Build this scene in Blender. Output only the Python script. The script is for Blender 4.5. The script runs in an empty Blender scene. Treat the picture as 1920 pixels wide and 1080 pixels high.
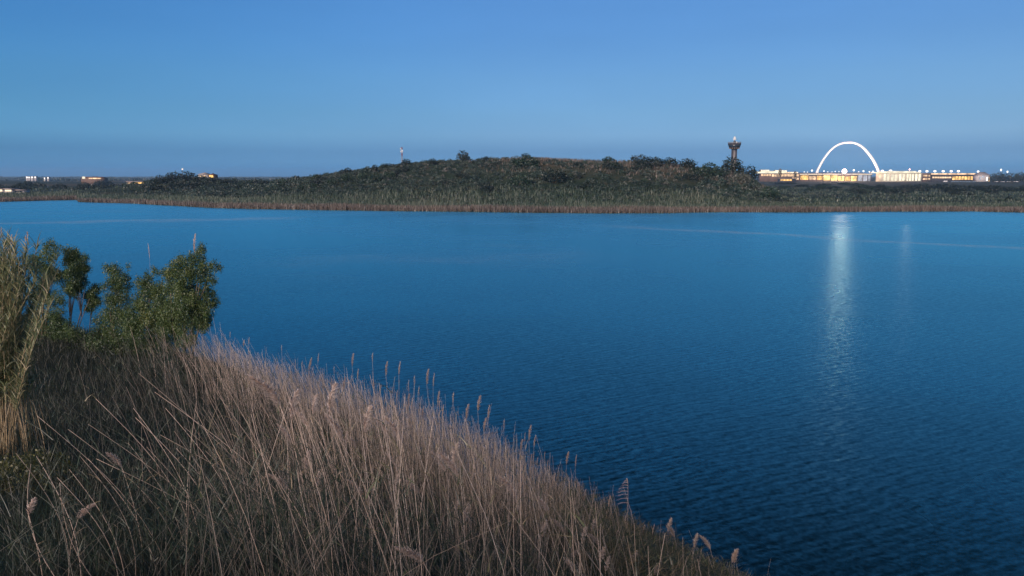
import bpy, math
import numpy as np

# ------------------------------------------------------------------ camera, sky, light, exposure
scene = bpy.context.scene
COL = scene.collection
F = 1507.0                      # focal length in pixels of the 1920 px wide photograph
HC = 10.0                       # eye height above the lake
PITCH = math.atan2(540 - 333, F)
cam = bpy.data.cameras.new('camera')
cam.sensor_width = 36.0
cam.lens = 36.0 * F / 1920.0
cam.clip_start = 0.1
cam.clip_end = 30000
cam_o = bpy.data.objects.new('camera', cam)
cam_o.location = (0, 0, HC)
cam_o.rotation_euler = (math.pi / 2 - PITCH, 0, 0)
COL.objects.link(cam_o)
scene.camera = cam_o

SUN_EL = math.radians(21)
SUN_AZ = math.radians(205)      # compass angle of the afterglow: behind the camera, to its left
world = bpy.data.worlds.new('World')
scene.world = world
world.use_nodes = True
wn, wl = world.node_tree.nodes, world.node_tree.links
wn.clear()
w_out = wn.new('ShaderNodeOutputWorld')
w_bg = wn.new('ShaderNodeBackground')
w_bg.inputs['Strength'].default_value = 0.11
w_sky = wn.new('ShaderNodeTexSky')
w_sky.sky_type = 'NISHITA'
w_sky.sun_disc = False
w_sky.sun_elevation = SUN_EL
w_sky.sun_rotation = SUN_AZ
w_sky.air_density = 1.0
w_sky.dust_density = 0.3
w_sky.ozone_density = 3.0
# dusk colouring of the sky by height above the horizon (earth shadow low down, clear blue above as far as the view reaches)
w_tc = wn.new('ShaderNodeTexCoord')
w_sep = wn.new('ShaderNodeSeparateXYZ')
w_ramp = wn.new('ShaderNodeValToRGB')
w_mul = wn.new('ShaderNodeMix')
w_mul.data_type = 'RGBA'
w_mul.blend_type = 'MULTIPLY'
w_mul.inputs['Factor'].default_value = 1.0
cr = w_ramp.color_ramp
SKY = [(0.0, (0.0636, 0.338, 1.0353)), (0.0098, (0.0815, 0.3852, 1.1204)), (0.0182, (0.1662, 0.4032, 0.9919)), (0.0311, (0.1793, 0.3628, 0.819)), (0.0504, (0.2904, 0.4775, 0.8588)), (0.0758, (0.3116, 0.4979, 0.7998)), (0.1165, (0.3396, 0.5369, 0.8043)), (0.1651, (0.3446, 0.5688, 0.8606)), (0.2061, (0.367, 0.6104, 0.9118)), (0.25, (0.5688, 0.9461, 1.4133)), (0.345, (0.7523, 1.2513, 1.8692)), (0.41, (0.2569, 0.4273, 0.6383)), (0.48, (0.0514, 0.0855, 0.1277)), (0.65, (0.0367, 0.061, 0.0912)), (1.0, (0.0367, 0.061, 0.0912))]  # unseen ring above the view brightened, zenith darkened, to shape the lake reflection
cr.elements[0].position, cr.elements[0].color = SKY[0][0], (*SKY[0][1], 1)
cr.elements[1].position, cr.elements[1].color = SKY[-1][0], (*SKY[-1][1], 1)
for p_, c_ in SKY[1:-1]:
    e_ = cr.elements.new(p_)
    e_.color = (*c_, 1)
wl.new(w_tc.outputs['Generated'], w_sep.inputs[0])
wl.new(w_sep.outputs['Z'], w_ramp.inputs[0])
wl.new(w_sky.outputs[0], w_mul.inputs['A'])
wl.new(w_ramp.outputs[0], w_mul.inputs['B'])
w_no = wn.new('ShaderNodeTexNoise')      # faint unevenness of high thin haze
w_no.inputs['Scale'].default_value = 3.2
w_no.inputs['Detail'].default_value = 5
w_map = wn.new('ShaderNodeMapping')
w_map.inputs['Scale'].default_value = (1, 1, 5)
w_mr = wn.new('ShaderNodeMapRange')
w_mr.inputs['From Min'].default_value = .3
w_mr.inputs['From Max'].default_value = .7
w_mr.inputs['To Min'].default_value = .965
w_mr.inputs['To Max'].default_value = 1.035
w_sc = wn.new('ShaderNodeVectorMath')
w_sc.operation = 'SCALE'
wl.new(w_tc.outputs['Generated'], w_map.inputs['Vector'])
wl.new(w_map.outputs[0], w_no.inputs['Vector'])
wl.new(w_no.outputs['Fac'], w_mr.inputs['Value'])
w_rx = wn.new('ShaderNodeValToRGB')          # the sky is bluer towards the left, away from the city
w_rx.color_ramp.elements[0].position, w_rx.color_ramp.elements[0].color = 0.0, (.70, 1.03, 1.10, 1)
w_rx.color_ramp.elements[1].position, w_rx.color_ramp.elements[1].color = 1.0, (1.06, .97, .92, 1)
e_ = w_rx.color_ramp.elements.new(.5)
e_.color = (1, 1, 1, 1)
w_ax = wn.new('ShaderNodeMapRange')
w_ax.inputs['From Min'].default_value = -.55
w_ax.inputs['From Max'].default_value = .55
wl.new(w_sep.outputs['X'], w_ax.inputs['Value'])
wl.new(w_ax.outputs[0], w_rx.inputs[0])
w_m2 = wn.new('ShaderNodeMix')
w_m2.data_type = 'RGBA'
w_m2.blend_type = 'MULTIPLY'
w_m2.inputs['Factor'].default_value = 1.0
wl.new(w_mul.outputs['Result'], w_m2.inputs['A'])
wl.new(w_rx.outputs[0], w_m2.inputs['B'])
wl.new(w_m2.outputs['Result'], w_sc.inputs[0])
wl.new(w_mr.outputs[0], w_sc.inputs['Scale'])
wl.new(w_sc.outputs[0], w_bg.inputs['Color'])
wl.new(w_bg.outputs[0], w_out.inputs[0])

sun = bpy.data.lights.new('sun', 'SUN')
sun.energy = 5.0
sun.angle = math.radians(40)
sun.color = (1.0, 0.78, 0.66)
sun_o = bpy.data.objects.new('sun', sun)
sd = np.array([math.sin(SUN_AZ) * math.cos(SUN_EL), math.cos(SUN_AZ) * math.cos(SUN_EL), math.sin(SUN_EL)])
sun_o.rotation_euler = (math.pi / 2 - SUN_EL, 0, math.pi - SUN_AZ)
sun_o.location = tuple(sd * 200)
COL.objects.link(sun_o)

scene.view_settings.view_transform = 'Standard'
scene.view_settings.look = 'None'
scene.view_settings.exposure = 0.0
scene.view_settings.gamma = 1.0
scene.cycles.max_bounces = 6
scene.cycles.diffuse_bounces = 3
scene.cycles.glossy_bounces = 3
scene.cycles.transmission_bounces = 3
scene.cycles.sample_clamp_indirect = 4.0
scene.cycles.sample_clamp_direct = 8.0

# ------------------------------------------------------------------ picture geometry helpers
CP, SP = math.cos(PITCH), math.sin(PITCH)
rng = np.random.default_rng(7)


def ray(px, py):
    u, v = (px - 960) / F, (540 - py) / F
    return np.array([u, CP + v * SP, -SP + v * CP])


def at(px, py, Y):
    d = ray(px, py)
    return np.array([0, 0, HC]) + d * (Y / d[1])


def on_level(px, py, z=0.0):
    d = ray(px, py)
    return np.array([0, 0, HC]) + d * ((z - HC) / d[2])


def project(P):
    x, y, z = P[..., 0], P[..., 1], P[..., 2] - HC
    dep = y * CP - z * SP
    up = y * SP + z * CP
    return 960 + F * x / dep, 540 - F * up / dep


def q_of(x, y):
    a = np.clip(np.arctan2(x, y), -1.35, 1.35)
    return 960 + np.tan(a) * F / CP


def polar(px, r):
    a = math.atan((px - 960) * CP / F)
    return r * math.sin(a), r * math.cos(a)


def sstep(a, b, x):
    t = np.clip((x - a) / (b - a), 0, 1)
    return t * t * (3 - 2 * t)


# ------------------------------------------------------------------ terrain function
shore_px = [(-900, 384), (-300, 380), (0, 378.3), (80, 376), (144, 374.8), (146.5, 378.6), (200, 380.2), (250, 381.5), (300, 384.3),
            (400, 389.6), (475, 391.6), (600, 393.6), (750, 395.6), (900, 397), (1000, 398.6), (1133, 399.6), (1250, 399), (1340, 397.6),
            (1500, 397.6), (1650, 396.6), (1820, 396), (1920, 398), (2200, 402), (2900, 415)]
SH_Q = np.array([q_of(*on_level(a, b)[:2]) for a, b in shore_px])
SH_D = np.array([np.hypot(*on_level(a, b)[:2]) for a, b in shore_px])
RID_Q = np.array([-900, 0, 250, 450, 500, 550, 600, 650, 700, 750, 800, 870, 950, 1000, 1060, 1130, 1200, 1290, 1340, 1400, 1440, 1480, 1600, 2900])
RID_Z = np.array([0, 0, .3, 1.2, 3.5, 6.4, 8.4, 9.7, 11.0, 12.9, 14.0, 14.6, 15.2, 15.5, 15.2, 14.4, 13.6, 11.6, 9.2, 6.0, 2.6, 0.6, 0.0, 0.0])
BANK = np.array([(30, -60), (14, -20), (10, 0), (8.4, 8), (5.9, 15), (0.3, 23), (-9, 33.5), (-16, 42), (-25, 50), (-42, 54), (-75, 52), (-220, 30), (-400, -40)], float)


def bank_dist(x, y):
    """signed distance to the near shoreline, positive on the bank"""
    x, y = np.asarray(x, float), np.asarray(y, float)
    best = np.full(x.shape, 1e9)
    sgn = np.ones(x.shape)
    for a, b in zip(BANK[:-1], BANK[1:]):
        ab = b - a
        t = np.clip(((x - a[0]) * ab[0] + (y - a[1]) * ab[1]) / (ab @ ab), 0, 1)
        dx, dy = x - a[0] - t * ab[0], y - a[1] - t * ab[1]
        d = np.hypot(dx, dy)
        cr_ = ab[0] * (y - a[1]) - ab[1] * (x - a[0])
        upd = d < best
        best = np.where(upd, d, best)
        sgn = np.where(upd, np.sign(cr_), sgn)
    return best * sgn


def wob(x, y, s, k=0.0):
    return (np.sin(x / s * 1.3 + 1.7 * np.sin(y / s * .7 + k) + k) + np.sin(y / s * 1.1 + 1.3 * np.sin(x / s * .9 + 2 * k)) +
            .5 * np.sin((x + y) / s * 2.3 + k)) / 2.5


def ground_z(x, y):
    x, y = np.asarray(x, float), np.asarray(y, float)
    r = np.hypot(x, y)
    q = q_of(x, y)
    # far side
    D = np.interp(q, SH_Q, SH_D)
    front = y > -0.3 * np.abs(x)
    s = np.where(front, r - D, -50.0)
    low = np.interp(q, [-900, 300, 900, 1350, 1450, 2900], [1.2, 1.6, 2.0, 2.0, 0.7, 0.7])
    base = .15 + low * sstep(0, 50, s) + sstep(900, 1300, r) * (3.0 - low) + sstep(2500, 9000, r) * 16
    prof = sstep(22, 105, s) * (1 - sstep(140, 330, s))
    kx, ky = polar(350, 470)
    knoll = 6.2 * np.exp(-(((x - kx) / 42) ** 2 + ((y - ky) / 35) ** 2))
    kx2, ky2 = polar(1395, 330)
    knoll2 = 2.6 * np.exp(-(((x - kx2) / 11) ** 2 + ((y - ky2) / 20) ** 2))
    und = wob(x, y, 17, .4) * .5 * sstep(30, 80, s) * (.3 + prof) + wob(x, y, 160, 1.) * .6 * sstep(300, 900, s)
    far = np.where(s > 0, base + np.interp(q, RID_Q, RID_Z) * prof + knoll + knoll2 + und, np.clip(s * .12, -2.2, 0.15))
    # near bank
    d = bank_dist(x, y)
    crest = np.interp(r, [0, 3, 6, 10, 18, 30, 45, 60, 100], [8.4, 8.2, 7.0, 5.6, 4.1, 2.7, 1.7, 1.2, 1.0])
    crest = crest + 1.0 * np.exp(-(((x + 15) / 6.5) ** 2 + ((y + 4) / 7) ** 2)) + 0.8 * np.exp(-(((x + 9.8) / 2.3) ** 2 + ((y - 3) / 2.2) ** 2))  # low unseen rises at left, put in to shade the hollow
    near = np.where(d > 0, .12 + crest * sstep(-3.0, 13.0, d) * np.clip(d / 2.5, 0, 1) ** .7 + wob(x, y, 2.3, 2.) * .12 * np.clip(d / 4, 0, 1),
                    np.clip(.12 + d * .2, -2.2, .12))
    return np.maximum(far, near)


# ------------------------------------------------------------------ mesh helpers
def new_mesh(name, V, polys, tint=None, smooth=False, uv=None):
    """polys: list of int arrays (m,k)"""
    me = bpy.data.meshes.new(name)
    V = np.ascontiguousarray(V, np.float32)
    polys = [np.asarray(p, np.int32) for p in polys if len(p)]
    nl = sum(p.size for p in polys)
    npoly = sum(len(p) for p in polys)
    me.vertices.add(len(V))
    me.vertices.foreach_set('co', V.ravel())
    me.loops.add(nl)
    me.loops.foreach_set('vertex_index', np.concatenate([p.ravel() for p in polys]))
    starts, tot = [], 0
    for p in polys:
        k = p.shape[1]
        starts.append(tot + np.arange(len(p)) * k)
        tot += p.size
    me.polygons.add(npoly)
    me.polygons.foreach_set('loop_start', np.concatenate(starts).astype(np.int32))
    if tint is not None:
        a = me.attributes.new('tint', 'FLOAT', 'POINT')
        a.data.foreach_set('value', np.ascontiguousarray(tint, np.float32))
    me.update(calc_edges=True)
    me.validate(clean_customdata=False)
    if smooth:
        me.polygons.foreach_set('use_smooth', np.ones(len(me.polygons), bool))
    return me


class MB:
    """collects pieces (verts, polys, tint) that become ONE mesh"""

    def __init__(self):
        self.v, self.p, self.t, self.n = [], [], [], 0

    def add(self, V, polys, tint=0.5):
        V = np.asarray(V, float).reshape(-1, 3)
        for p in polys:
            self.p.append(np.asarray(p, int) + self.n)
        self.v.append(V)
        self.t.append(np.broadcast_to(np.asarray(tint, float), (len(V),)).copy())
        self.n += len(V)
        return self

    def box(self, lo, hi, tint=0.5, rz=0.0, c=None):
        lo, hi = np.asarray(lo, float), np.asarray(hi, float)
        V = np.array([[(lo, hi)[i & 1][0], (lo, hi)[(i >> 1) & 1][1], (lo, hi)[(i >> 2) & 1][2]] for i in range(8)])
        return self.add(V, [[[0, 2, 3, 1], [4, 5, 7, 6], [0, 1, 5, 4], [2, 6, 7, 3], [0, 4, 6, 2], [1, 3, 7, 5]]], tint)

    def tube(self, pts, rad, sides=6, tint=0.5, cap=True):
        pts = np.asarray(pts, float)
        n = len(pts)
        rad = np.broadcast_to(np.asarray(rad, float), (n,))
        tan = np.gradient(pts, axis=0)
        tan /= np.linalg.norm(tan, axis=1)[:, None] + 1e-12
        ref = np.array([0.0, 1.0, 0.0]) if abs(tan[:, 1]).mean() < .8 else np.array([1.0, 0, 0])
        a = np.cross(tan, ref)
        a /= np.linalg.norm(a, axis=1)[:, None] + 1e-12
        b = np.cross(tan, a)
        ang = np.arange(sides) / sides * 2 * math.pi
        V = (pts[:, None] + rad[:, None, None] * (a[:, None] * np.cos(ang)[None, :, None] + b[:, None] * np.sin(ang)[None, :, None])).reshape(-1, 3)
        i = np.arange(n - 1)[:, None] * sides
        j = np.arange(sides)[None]
        k = (j + 1) % sides
        q = np.stack([i + j, i + k, i + sides + k, i + sides + j], -1).reshape(-1, 4)
        polys = [q]
        if cap:
            polys.append(np.array([list(range(sides))[::-1], [(n - 1) * sides + m for m in range(sides)]]))
        return self.add(V, polys, tint)

    def lathe(self, c, prof, sides=24, tint=0.5):
        """prof: list of (radius, z)"""
        prof = np.asarray(prof, float)
        ang = np.arange(sides) / sides * 2 * math.pi
        V = np.stack([c[0] + prof[:, :1] * np.cos(ang), c[1] + prof[:, :1] * np.sin(ang), np.broadcast_to(c[2] + prof[:, 1:], (len(prof), sides))], -1).reshape(-1, 3)
        i = np.arange(len(prof) - 1)[:, None] * sides
        j = np.arange(sides)[None]
        k = (j + 1) % sides
        q = np.stack([i + j, i + k, i + sides + k, i + sides + j], -1).reshape(-1, 4)
        return self.add(V, [q, np.array([list(range(sides))[::-1], [(len(prof) - 1) * sides + m for m in range(sides)]])], tint)

    def ball(self, c, r, n=8, tint=0.5):
        th = np.linspace(0.02, math.pi - .02, n)
        return self.lathe(c, [(r * math.sin(t), -r * math.cos(t)) for t in th], n * 2, tint)

    def mesh(self, name, smooth=False):
        return new_mesh(name, np.concatenate(self.v), self.p, np.concatenate(self.t), smooth)

    def build(self, name, mat, parent=None, smooth=False):
        return link(name, self.mesh(name, smooth), mat, parent)


def link(name, me, mat=None, parent=None):
    o = bpy.data.objects.new(name, me)
    if mat is not None:
        if me.materials:
            me.materials[0] = mat
        else:
            me.materials.append(mat)
    COL.objects.link(o)
    if parent is not None:
        o.parent = parent
    return o


def tag(o, label=None, cat=None, group=None, kind=None):
    if label: o['label'] = label
    if cat: o['category'] = cat
    if group: o['group'] = group
    if kind: o['kind'] = kind
    return o


def thing(name, loc, label, cat, group=None, rz=0.0):
    o = bpy.data.objects.new(name, None)
    o.empty_display_size = .3
    o.location = tuple(float(v) for v in loc)
    o.rotation_euler = (0, 0, rz)
    COL.objects.link(o)
    return tag(o, label, cat, group)


def dup(root, loc, rz=0.0, scale=1.0, label=None, group=None):
    r = root.copy()
    COL.objects.link(r)
    r.location = tuple(float(v) for v in loc)
    r.rotation_euler = (0, 0, rz)
    r.scale = (scale,) * 3 if np.isscalar(scale) else tuple(scale)
    if label: r['label'] = label
    if group: r['group'] = group
    elif group == '' and 'group' in r: del r['group']
    for ch in list(root.children):
        c = ch.copy()
        COL.objects.link(c)
        c.parent = r
        for g in ch.children:
            e = g.copy()
            COL.objects.link(e)
            e.parent = c
    return r


def blades(B, lean, h, w, nseg=4, power=1.6, tint=None, sides=2, ang=None, tip=.15, droop=0.0):
    """N tapering curved blades. B (N,3) bases, lean (N,2) horizontal travel of the tip, h (N,) rise, w (N,) width. Returns V, polys, tint"""
    N = len(B)
    t = np.linspace(0, 1, nseg + 1)
    power = np.broadcast_to(np.asarray(power, float), (N,))
    tp = t[None] ** power[:, None]
    X = B[:, None, 0] + lean[:, None, 0] * tp
    Y = B[:, None, 1] + lean[:, None, 1] * tp
    Z = B[:, None, 2] + h[:, None] * (t[None] - np.broadcast_to(np.asarray(droop, float), (N,))[:, None] * t[None] ** 2.2)
    P = np.stack([X, Y, Z], -1)
    if ang is None:
        ang = rng.uniform(0, math.pi * 2, N)
    W = w[:, None] * (1 - (1 - tip) * t[None] ** 1.3) * .5
    vs = []
    if sides == 2:
        dirs = np.stack([np.cos(ang), np.sin(ang), np.zeros(N)], -1)
        vs = [P - W[..., None] * dirs[:, None], P + W[..., None] * dirs[:, None]]
    else:
        for k in range(sides):
            a = ang + k * 2 * math.pi / sides
            vs.append(P + W[..., None] * np.stack([np.cos(a), np.sin(a), np.zeros(N)], -1)[:, None])
    V = np.stack(vs, 2)                          # N, nseg+1, sides, 3
    idx = np.arange(N * (nseg + 1) * sides).reshape(N, nseg + 1, sides)
    if sides == 2:
        q = np.stack([idx[:, :-1, 0], idx[:, :-1, 1], idx[:, 1:, 1], idx[:, 1:, 0]], -1).reshape(-1, 4)
    else:
        q = np.concatenate([np.stack([idx[:, :-1, k], idx[:, :-1, (k + 1) % sides], idx[:, 1:, (k + 1) % sides], idx[:, 1:, k]], -1).reshape(-1, 4) for k in range(sides)])
    T = np.repeat(np.broadcast_to(np.asarray(.5 if tint is None else tint, float), (N,)), (nseg + 1) * sides)
    return V.reshape(-1, 3), [q], T


def leaf_quads(C, size, tint, aspect=.5, up=0.0):
    """one small pointed leaf-shaped quad at every C"""
    N = len(C)
    a = rng.normal(size=(N, 3))
    a[:, 2] += up
    a /= np.linalg.norm(a, axis=1)[:, None]
    b = np.cross(a, rng.normal(size=(N, 3)))
    b /= np.linalg.norm(b, axis=1)[:, None] + 1e-9
    size = np.broadcast_to(np.asarray(size, float), (N,))[:, None]
    V = np.stack([C - a * size * .5, C + b * size * .5 * aspect, C + a * size * .5, C - b * size * .5 * aspect], 1).reshape(-1, 3)
    return V, [np.arange(N * 4).reshape(N, 4)], np.repeat(np.broadcast_to(np.asarray(tint, float), (N,)), 4)


def shell_points(n, lumps, fill=.55):
    """points in a set of (x,y,z,rx,ry,rz) lumps, thicker towards their outside, with gaps"""
    lumps = np.asarray(lumps, float)
    vol = lumps[:, 3] * lumps[:, 4] + lumps[:, 3] * lumps[:, 5]
    k = rng.choice(len(lumps), n, p=vol / vol.sum())
    d = rng.normal(size=(n, 3))
    d /= np.linalg.norm(d, axis=1)[:, None]
    rr = rng.uniform(fill, 1.0, n) ** .6 * (1 + .16 * np.sin(d[:, 0] * 7 + k) * np.sin(d[:, 2] * 6 + 2 * k)) * rng.normal(1, .07, n)
    return lumps[k, :3] + d * rr[:, None] * lumps[k, 3:6], k


# ------------------------------------------------------------------ materials
def nt(name):
    m = bpy.data.materials.new(name)
    m.use_nodes = True
    m.node_tree.nodes.clear()
    return m, m.node_tree.nodes, m.node_tree.links


def ramp_node(n, stops):
    r = n.new('ShaderNodeValToRGB')
    e = r.color_ramp.elements
    e[0].position, e[0].color = stops[0][0], (*stops[0][1], 1)
    e[1].position, e[1].color = stops[-1][0], (*stops[-1][1], 1)
    for p, c in stops[1:-1]:
        x = e.new(p)
        x.color = (*c, 1)
    return r


def mat_tint(name, stops, trans=0.25, noise=(3.0, .25), gloss=0.06):
    """colour from each leaf's or stem's own tint value, mottled by noise; thin leaves pass some light"""
    m, n, l = nt(name)
    out = n.new('ShaderNodeOutputMaterial')
    at_ = n.new('ShaderNodeAttribute')
    at_.attribute_name = 'tint'
    geo = n.new('ShaderNodeNewGeometry')
    no = n.new('ShaderNodeTexNoise')
    no.inputs['Scale'].default_value = noise[0]
    no.inputs['Detail'].default_value = 3
    mr = n.new('ShaderNodeMapRange')
    mr.inputs['From Min'].default_value = .25
    mr.inputs['From Max'].default_value = .75
    mr.inputs['To Min'].default_value = -noise[1]
    mr.inputs['To Max'].default_value = noise[1]
    ad = n.new('ShaderNodeMath')
    rp = ramp_node(n, stops)
    l.new(geo.outputs['Position'], no.inputs['Vector'])
    l.new(no.outputs['Fac'], mr.inputs['Value'])
    l.new(at_.outputs['Fac'], ad.inputs[0])
    l.new(mr.outputs[0], ad.inputs[1])
    l.new(ad.outputs[0], rp.inputs[0])
    df = n.new('ShaderNodeBsdfDiffuse')
    tr = n.new('ShaderNodeBsdfTranslucent')
    mx = n.new('ShaderNodeMixShader')
    mx.inputs[0].default_value = trans
    l.new(rp.outputs[0], df.inputs[0])
    l.new(rp.outputs[0], tr.inputs[0])
    l.new(df.outputs[0], mx.inputs[1])
    l.new(tr.outputs[0], mx.inputs[2])
    gl = n.new('ShaderNodeBsdfGlossy')
    gl.inputs['Roughness'].default_value = .5
    mg = n.new('ShaderNodeMixShader')
    mg.inputs[0].default_value = gloss
    l.new(mx.outputs[0], mg.inputs[1])
    l.new(gl.outputs[0], mg.inputs[2])
    l.new(mg.outputs[0], out.inputs[0])
    return m


def mat_solid(name, col, rough=.7, var=.25, scale=.6, metal=0.0):
    m, n, l = nt(name)
    out = n.new('ShaderNodeOutputMaterial')
    p = n.new('ShaderNodeBsdfPrincipled')
    geo = n.new('ShaderNodeNewGeometry')
    no = n.new('ShaderNodeTexNoise')
    no.inputs['Scale'].default_value = scale
    no.inputs['Detail'].default_value = 5
    c = np.array(col)
    rp = ramp_node(n, [(.3, tuple(c * (1 - var))), (.7, tuple(np.clip(c * (1 + var), 0, .95)))])
    l.new(geo.outputs['Position'], no.inputs['Vector'])
    l.new(no.outputs['Fac'], rp.inputs[0])
    l.new(rp.outputs[0], p.inputs['Base Color'])
    p.inputs['Roughness'].default_value = rough
    p.inputs['Metallic'].default_value = metal
    l.new(p.outputs[0], out.inputs[0])
    return m


def mat_glow(name, col, strength, var=0.0, scale=.3, sample=False):
    """lamps and lit glazing"""
    m, n, l = nt(name)
    out = n.new('ShaderNodeOutputMaterial')
    e = n.new('ShaderNodeEmission')
    e.inputs[0].default_value = (*col, 1)
    e.inputs[1].default_value = strength
    if var:
        geo = n.new('ShaderNodeNewGeometry')
        no = n.new('ShaderNodeTexNoise')
        no.inputs['Scale'].default_value = scale
        no.inputs['Detail'].default_value = 4
        mr = n.new('ShaderNodeMapRange')
        mr.inputs['From Min'].default_value = .35
        mr.inputs['From Max'].default_value = .65
        mr.inputs['To Min'].default_value = strength * (1 - var)
        mr.inputs['To Max'].default_value = strength * (1 + var)
        l.new(geo.outputs['Position'], no.inputs['Vector'])
        l.new(no.outputs['Fac'], mr.inputs['Value'])
        l.new(mr.outputs[0], e.inputs[1])
    l.new(e.outputs[0], out.inputs[0])
    m.cycles.emission_sampling = 'AUTO' if sample else 'NONE'
    return m


def mat_ground():
    m, n, l = nt('ground')
    out = n.new('ShaderNodeOutputMaterial')
    p = n.new('ShaderNodeBsdfPrincipled')
    p.inputs['Roughness'].default_value = .95
    p.inputs['Specular IOR Level'].default_value = .1
    at_ = n.new('ShaderNodeAttribute')
    at_.attribute_name = 'tint'
    geo = n.new('ShaderNodeNewGeometry')
    n1 = n.new('ShaderNodeTexNoise')
    n1.inputs['Scale'].default_value = .09
    n1.inputs['Detail'].default_value = 8
    n1.inputs['Roughness'].default_value = .65
    n2 = n.new('ShaderNodeTexNoise')
    n2.inputs['Scale'].default_value = .9
    n2.inputs['Detail'].default_value = 6
    l.new(geo.outputs['Position'], n1.inputs['Vector'])
    l.new(geo.outputs['Position'], n2.inputs['Vector'])
    r1 = ramp_node(n, [(.35, (.014, .026, .019)), (.5, (.026, .042, .028)), (.65, (.060, .060, .044))])
    r2 = ramp_node(n, [(.35, (.07, .052, .036)), (.6, (.16, .125, .085))])
    l.new(n1.outputs['Fac'], r1.inputs[0])
    l.new(n2.outputs['Fac'], r2.inputs[0])
    mx = n.new('ShaderNodeMix')
    mx.data_type = 'RGBA'
    l.new(at_.outputs['Fac'], mx.inputs['Factor'])
    l.new(r1.outputs[0], mx.inputs['A'])
    l.new(r2.outputs[0], mx.inputs['B'])
    l.new(mx.outputs['Result'], p.inputs['Base Color'])
    l.new(p.outputs[0], out.inputs[0])
    return m


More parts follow.
